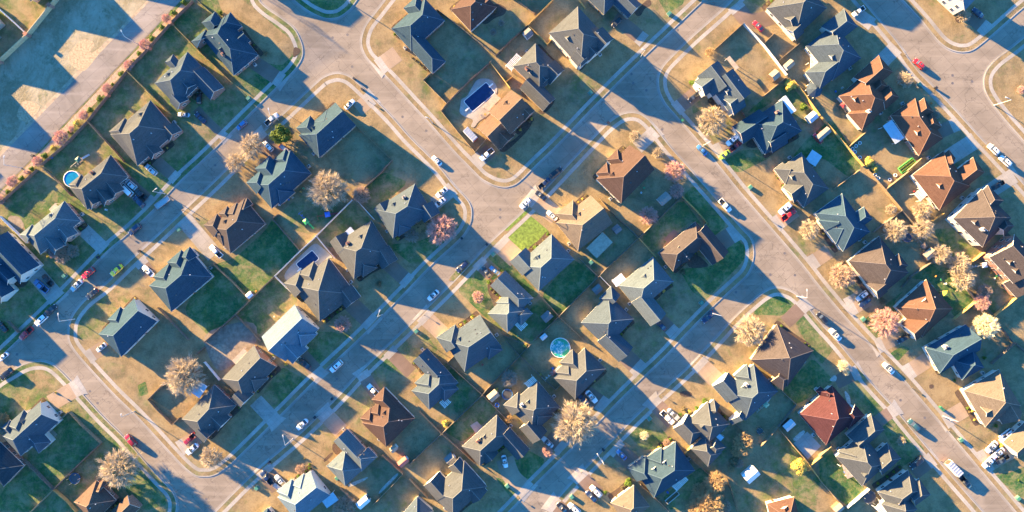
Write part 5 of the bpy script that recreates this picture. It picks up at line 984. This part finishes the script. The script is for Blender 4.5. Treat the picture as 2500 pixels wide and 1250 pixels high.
for q in [(2,[(692,478),(780,388),(822,425),(740,515)],'s','striped white patio cover behind the yellowish tan house'),(3,[(1185,738),(1235,692),(1328,800),(1275,838)],'w','long white metal carport roof beside the wide blue house'),(3,[(1408,455),(1460,412),(1500,450),(1500,545)],'s','white ribbed patio cover left of the grey house'),
          (4,[(450,925),(520,865),(625,1000),(560,1045)],'m','pale blue metal carport beside a green lawn strip'),(3,[(1390,1150),(1450,1092),(1500,1140),(1450,1215)],'m','white blue metal patio roof beside the clipped shrubs house'),(9,[(683,175),(740,125),(788,180),(735,228)],'s','white slatted patio cover of the large tan orange house'),
          (6,[(993,475),(1058,412),(1097,455),(1030,520)],'m','white square metal patio cover in the centre left'),(7,[(1283,570),(1400,448),(1478,525),(1360,642)],'b','flat tan patio roof behind the sunlit tan house'),(7,[(765,1125),(810,1078),(860,1125),(812,1172)],'s','white slatted patio cover of the pale L shaped house'),
          (8,[(-15,800),(45,755),(85,795),(15,850)],'w','flat white patio roof of the sand coloured house'),(10,[(1380,355),(1452,298),(1500,340),(1440,425)],'m','white metal carport beneath a large bare tree'),(12,[(828,322),(888,257),(952,318),(890,370)],'s','white striped patio cover of the mustard tan house'),(12,[(218,452),(262,415),(300,455),(255,498)],'s','white open pergola frame in the teal yard'),
          (13,[(410,1055),(490,975),(540,1015),(455,1098)],'s','white slatted patio cover of the dark house with tan gables'),(14,[(400,1215),(450,1170),(520,1240),(470,1290)],'s','white slatted cover at the bottom edge on the right'),(2,[(528,775),(615,683),(665,712),(575,805)],'b','tan flat porch roof between the big pool and the orange tan house'),(3,[(812,425),(838,410),(905,490),(880,510)],'b','narrow tan pergola roof behind the grey brown corner house'),
          (14,[(150,915),(200,890),(265,985),(215,1005)],'b','tan wooden deck roof behind the khaki house'),(11,[(195,155),(280,60),(325,95),(240,185)],'b','tan wooden porch roof behind the long tan house'),(5,[(355,290),(400,240),(425,262),(380,308)],'b','small tan plank deck behind the pale cream house'),(11,[(845,1165),(930,1105),(975,1160),(890,1220)],'m','teal metal patio roof behind the bright blue house'),(13,[(760,680),(800,700),(770,735),(735,705)],'m','small blue metal cover behind the topiary house')]: cover(*q)
# gazebo
def gazebo(t, x, y, r_):
    p = PT(t, x, y, 2.8).xy; r = r_/TS/PXM; root = empty('gazebo', (p.x, p.y, ZB)); tag(root, 'eight sided gazebo with pointed roof behind the grey house', 'gazebo'); b = MB(); n = 8
    b.add([(r*math.cos(i*math.pi/4), r*math.sin(i*math.pi/4), 2.5) for i in range(8)]+[(0, 0, 4)], [(i, (i+1) % 8, 8) for i in range(8)]); b.tube((0, 0, 3.9), (0, 0, 4.5), .12, .03, 6); b.build('roof', shingles('k'), root)
    for i in range(8): link('post', post_me(M_white, 2.38, .14), root, (r*.9*math.cos(i*math.pi/4), r*.9*math.sin(i*math.pi/4), 0))
gazebo(3, 1455, 650, 60)
# ------------------------------------------------------------------ playsets, small yard things
def playset(t, x, y, cols, label):
    p = PT(t, x, y, 1).xy; root = empty('playset', (p.x, p.y, ZB), R(rnd.choice((41, -49, 10)))); tag(root, label, 'playset', 'playsets in the yards'); mats = [simple('play_'+str(c), c, .5, .05) for c in cols]
    a = MB(); a.box((0, 0, 1.3), (1.5, 1.5, .1))
    for i in (-1, 1):
        for j in (-1, 1): a.box((i*.7, j*.7, 1.3), (.1, .1, 2.6))
    a.build('tower', M_woodg, root); r = MB(); r.add([(-.9, -.9, 2.5), (.9, -.9, 2.5), (.9, .9, 2.5), (-.9, .9, 2.5), (0, 0, 3.2)], [(0, 1, 4), (1, 2, 4), (2, 3, 4), (3, 0, 4)]); r.build('canopy', mats[0], root)
    s = MB(); s.add([(.75, -.3, 1.35), (.75, .3, 1.35), (3.2, .3, .15), (3.2, -.3, .15), (.75, -.35, 1.5), (.75, .35, 1.5), (3.2, .35, .3), (3.2, -.35, .3)], [(0, 3, 2, 1), (0, 4, 7, 3), (1, 2, 6, 5)]); s.build('slide', mats[1 % len(mats)], root)
    w = MB(); w.tube((-.7, 0, 2.2), (-3.8, 0, 2.2), .06, .06)
    for i in (-1, 1): w.tube((-3.8, 0, 2.2), (-4.1, i*1.1, 0), .05, .05)
    for k in (-1.8, -2.9):
        w.tube((k, -.25, 2.2), (k, -.25, .5), .02, .02); w.tube((k, .25, 2.2), (k, .25, .5), .02, .02); w.box((k, 0, .5), (.25, .6, .05))
    w.build('swing', mats[-1], root)
for q in [(6,745,375,[(.03,.28,.08),(.03,.28,.08),(.02,.12,.5)],'green and blue plastic play set in the shaded yard below the big tree'),(6,900,325,[(.02,.12,.5),(.3,.05,.04)],'small blue and red play set near the white fence'),(9,745,552,[(.12,.09,.07),(.3,.25,.2)],'wooden play tower beside the dark trampoline'),
          (0,590,1165,[(.03,.1,.08),(.5,.5,.5),(.2,.2,.2)],'grey swing set in the yard above the round blue pool'),(9,1180,690,[(.5,.5,.52),(.5,.5,.5)],'white swing frame in the shaded yard at the right'),(9,895,895,[(.6,.45,.05),(.6,.4,.05)],'yellow play set beside the glowing orange house'),(4,160,770,[(.25,.04,.04),(.1,.1,.12)],'cluttered dark patio play frame left of the bright orange house'),
          (13,1090,462,[(.2,.34,.22),(.4,.42,.4)],'green and white patio play set behind the navy house'),(12,1040,235,[(.3,.08,.06),(.5,.5,.5)],'red and grey play set by the tan sandy patch')]: playset(*q)
def item(mb, name, t, x, y, mat, label, cat, group=None, rz=None, z=None):
    p = PT(t, x, y, .5).xy; o = mb.build(name, mat); o.location = (p.x, p.y, ZB+.02 if on_block(p) else .006); o.rotation_euler = (0, 0, R(41) if rz is None else rz)
    tag(o, label or f'{cat} near {handle(p)}', cat, group); LABELLED.append(o); return o
M_green = simple('utility_green', (.06, .20, .14), .5, .1)
def ubox():
    b = MB(); b.box((0, 0, .45), (1.3, 1.2, .9), 0, 0, .94); b.box((0, 0, .93), (1.15, 1.05, .08)); b.box((0, 0, .03), (1.6, 1.5, .1), 0, 1); return b
for t, x, y in [(1,318,715),(5,468,770),(7,608,612),(7,48,1172),(11,962,1003),(11,378,1076),(8,988,125),(9,320,1084),(12,1178,1140),(13,255,572),(14,1030,725),(4,727,615),(5,1300,433),(3,398,98),(7,1318,672-0),(2,1315,672),(14,1445,1150),(8,632,965),(12,710,1062)]:
    item(ubox(), 'utility_box', t, x, y, [M_green, M_walk], f'green utility box near {handle(PT(t,x,y).xy)}', 'utility box', 'green utility boxes on the verges')
def bin_(c):
    b = MB(); b.box((0, 0, .52), (.62, .7, .98), 0, 0, 1.12); b.box((0, 0, 1.05), (.78, .86, .08)); b.tube((-.3, .4, .12), (.3, .4, .12), .12, .12, 8); return b
for t, x, y, c in [(14,880,490,'g'),(14,895,505,'g'),(11,925,428,'b'),(7,562,542,'b'),(7,380,497,'b'),(2,1443,892,'b'),(3,492,875,'g'),(5,1015,590,'b'),(0,238,1133,'b'),(12,1408,798,'b'),(5,715,635,'b'),(4,845,640,'b'),(11,800,562,'b'),(11,470,890,'b'),(1,1085,572,'b'),(3,608,632,'g'),(1,1145,650,'b')]:
    item(bin_(c), 'wheelie_bin', t, x, y, simple('bin_'+c, (.03, .16, .09) if c == 'g' else (.02, .022, .03), .5), ('green' if c == 'g' else 'black')+f' wheelie bin near {handle(PT(t,x,y).xy)}', 'bin', 'wheelie bins')
# manholes
def manhole():
    b = MB(); b.tube((0, 0, 0), (0, 0, .012), .45, .45, 16); return b
for t, x, y in [(1,928,272),(1,1070,484),(1,1436,848),(1,1036,252),(7,658,287),(7,658,344),(3,460,218),(3,124,538),(3,232,656),(3,137,604),(3,345,940),(4,968,547),(4,968,604),(4,1110,592),(2,120,950),(8,1132,760),(8,1311,763),(8,883,888),(8,1236,605),(11,1136,55),(11,960,283),(12,948,1076),(12,1430,652),(11,10,1155),(14,590,437),(14,766,565),(14,1085,983),(5,412,1070),(10,124,104),(10,652,372),(10,708,458),(10,1195,960),(1,75,1200)]:
    p = PT(t, x, y); o = item(manhole(), 'manhole_cover', t, x, y, simple('cast_iron', (.11, .10, .10), .6, .2, 4), f'round manhole cover near {handle(p.xy)}', 'manhole cover', 'manhole covers in the streets'); o.location = (p.x, p.y, .003)
# air conditioners beside houses
def ac():
    b = MB(); b.box((0, 0, .45), (.9, .9, .85)); b.tube((0, 0, .88), (0, 0, .9), .36, .36, 12, 1); b.box((0, 0, .03), (1.2, 1.2, .08), 0, 2); return b
for i, (c, hd, ws, root, wall) in enumerate(HOUSES):
    if 'beyond' in hd or not (-170 < c.x < 170 and -84 < c.y < 84): continue
    q = ws[0]
    for s in ((-1, 1) if i % 2 else (1, -1)):
        p = q.c+q.u*s*(q.L/2+.6)+q.n*(q.W*.2)
        if not any(roof_h(o, p) for o in ws):
            b = ac(); o = b.build('air_conditioner', [simple('ac_grey', (.40, .41, .40), .5, .1), M_dark, M_walk]); o.location = (p.x, p.y, ZB+.02); o.rotation_euler = (0, 0, q.th); tag(o, f'grey air conditioning unit standing beside {hd}', 'air conditioner', 'air conditioning units beside the houses'); LABELLED.append(o); break
# little coloured yard things
def chair_():
    b = MB(); b.box((0, 0, .4), (.6, .6, .08)); b.box((-.28, 0, .75), (.08, .6, .7))
    for i in (-1, 1):
        for j in (-1, 1): b.box((i*.26, j*.26, .2), (.06, .06, .4))
    return b
cols = [(.5,.5,.52),(.4,.05,.04),(.03,.12,.45),(.45,.42,.36),(.5,.24,.05),(.05,.3,.12)]
for i, (t, x, y) in enumerate([(6,545,255),(6,575,240),(6,610,215),(6,640,200),(6,700,160),(6,720,135),(5,775,290),(5,730,270),(4,120,665),(4,165,640),(9,1250,745),(9,1290,770),(9,1275,790),(12,530,180),(12,1040,205),(12,1035,240),(9,845,775),(9,882,795),(9,912,825),(0,355,1158),(0,377,1145),(2,520,840),(2,548,830),(7,785,1205),(3,1180,555),(9,690,155),(13,385,1105),(6,340,890),(6,372,880),(8,215,130),(8,195,165),(14,200,985),(14,185,960),(6,505,1065)]):
    item(chair_(), 'garden_chair', t, x, y, simple('chair_%d' % (i % 6), cols[i % 6], .5, .05), f"{['pale grey','red','blue','beige','orange','green'][i % 6]} garden chair near {handle(PT(t,x,y).xy)}", 'chair', 'garden chairs in the back yards', R(rnd.uniform(0, 360)))
def tyre():
    b = MB(); b.lathe([(.35, .02), (.4, .25), (.6, .28), (.62, .02)], n=16); b.lathe([(.02, .12), (.36, .12)], n=16, m=1); return b
for t, x, y in [(4,298,1038),(4,270,1060),(4,245,1082),(4,262,1103),(4,298,1143),(9,432,58),(9,515,70),(9,408,35),(9,556,37)]:
    item(tyre(), 'round_planter', t, x, y, [M_white, M_soil], f'white ringed planter in the dry yard near {handle(PT(t,x,y).xy)}', 'planter', 'ringed planters in the dry yard')
def rbed(L, w):
    b = MB(); L = L/TS/PXM; w = w/TS/PXM
    for s in (-1, 1): b.box((0, s*w/2, .25), (L, .1, .5)); b.box((s*L/2, 0, .25), (.1, w-.1, .5))
    b.box((0, 0, .2), (L-.1, w-.1, .3), 0, 1)
    for i in range(int(L/.5)):
        for j in (-1, 1): b.box(((i+.5)*.5-L/2, j*w*.22, .42), (.4, .4, .3), i, 2)
    return b
item(rbed(128, 46), 'raised_bed', 4, 640, 1203, [simple('bed_green', (.08, .5, .10), .5, .05), M_soil, LM['g']], 'raised vegetable bed with a bright green frame', 'raised bed', None, R(37))
item(rbed(110, 30), 'raised_bed', 13, 420, 1145, [M_white, M_soil, LM['n']], 'long rounded stone edged bed behind the dark house with tan gables', 'raised bed', None, R(40))
# fire pits / mailboxes
def mailb():
    b = MB(); b.box((0, 0, .5), (.12, .12, 1.0)); b.box((0, 0, 1.12), (.5, .22, .26)); b.box((0, 0, 1.27), (.48, .14, .06)); return b
for t, x, y in [(5,885,455),(5,1335,295),(1,605,835),(7,110,1055),(7,1000,190),(11,945,405),(11,820,555),(12,1250,960),(13,345,400),(13,625,110),(8,1110,350),(4,620,400),(14,668,345),(14,935,655),(10,405,380),(3,500,885),(8,775,300),(12,790,1150),(14,878,875),(9,170,1005),(13,30,680),(1,1190,735)]:
    item(mailb(), 'mailbox', t, x, y, simple('mailbox_paint', (.10, .09, .08), .5), f'dark kerbside mailbox near {handle(PT(t,x,y).xy)}', 'mailbox', 'mailboxes along the kerbs')
# ------------------------------------------------------------------ make every label single out its thing
LABELLED += OUTR
seen = {}
for o in list(LABELLED): seen.setdefault(o['label'], []).append(o)
NUM = 'first second third fourth fifth sixth seventh eighth ninth tenth eleventh twelfth thirteenth fourteenth fifteenth sixteenth seventeenth eighteenth nineteenth'.split()
for lb, os_ in seen.items():
    if len(os_) < 2: continue
    xs = [o.location.x for o in os_]; ys = [o.location.y for o in os_]; hor = max(xs)-min(xs) >= (max(ys)-min(ys))
    os_.sort(key=lambda o: o.location.x if hor else -o.location.y); n = len(os_)
    for i, o in enumerate(os_):
        if n == 2: s = ('left one' if i == 0 else 'right one') if hor else ('upper one' if i == 0 else 'lower one')
        elif n == 3: s = (('leftmost', 'middle', 'rightmost') if hor else ('topmost', 'middle', 'lowest'))[i]
        else: s = NUM[i]+(' from the left' if hor else ' from the top')
        wds = lb.split(); mx = 16-len(s.split())
        o['label'] = ' '.join(wds[:mx])+', '+s
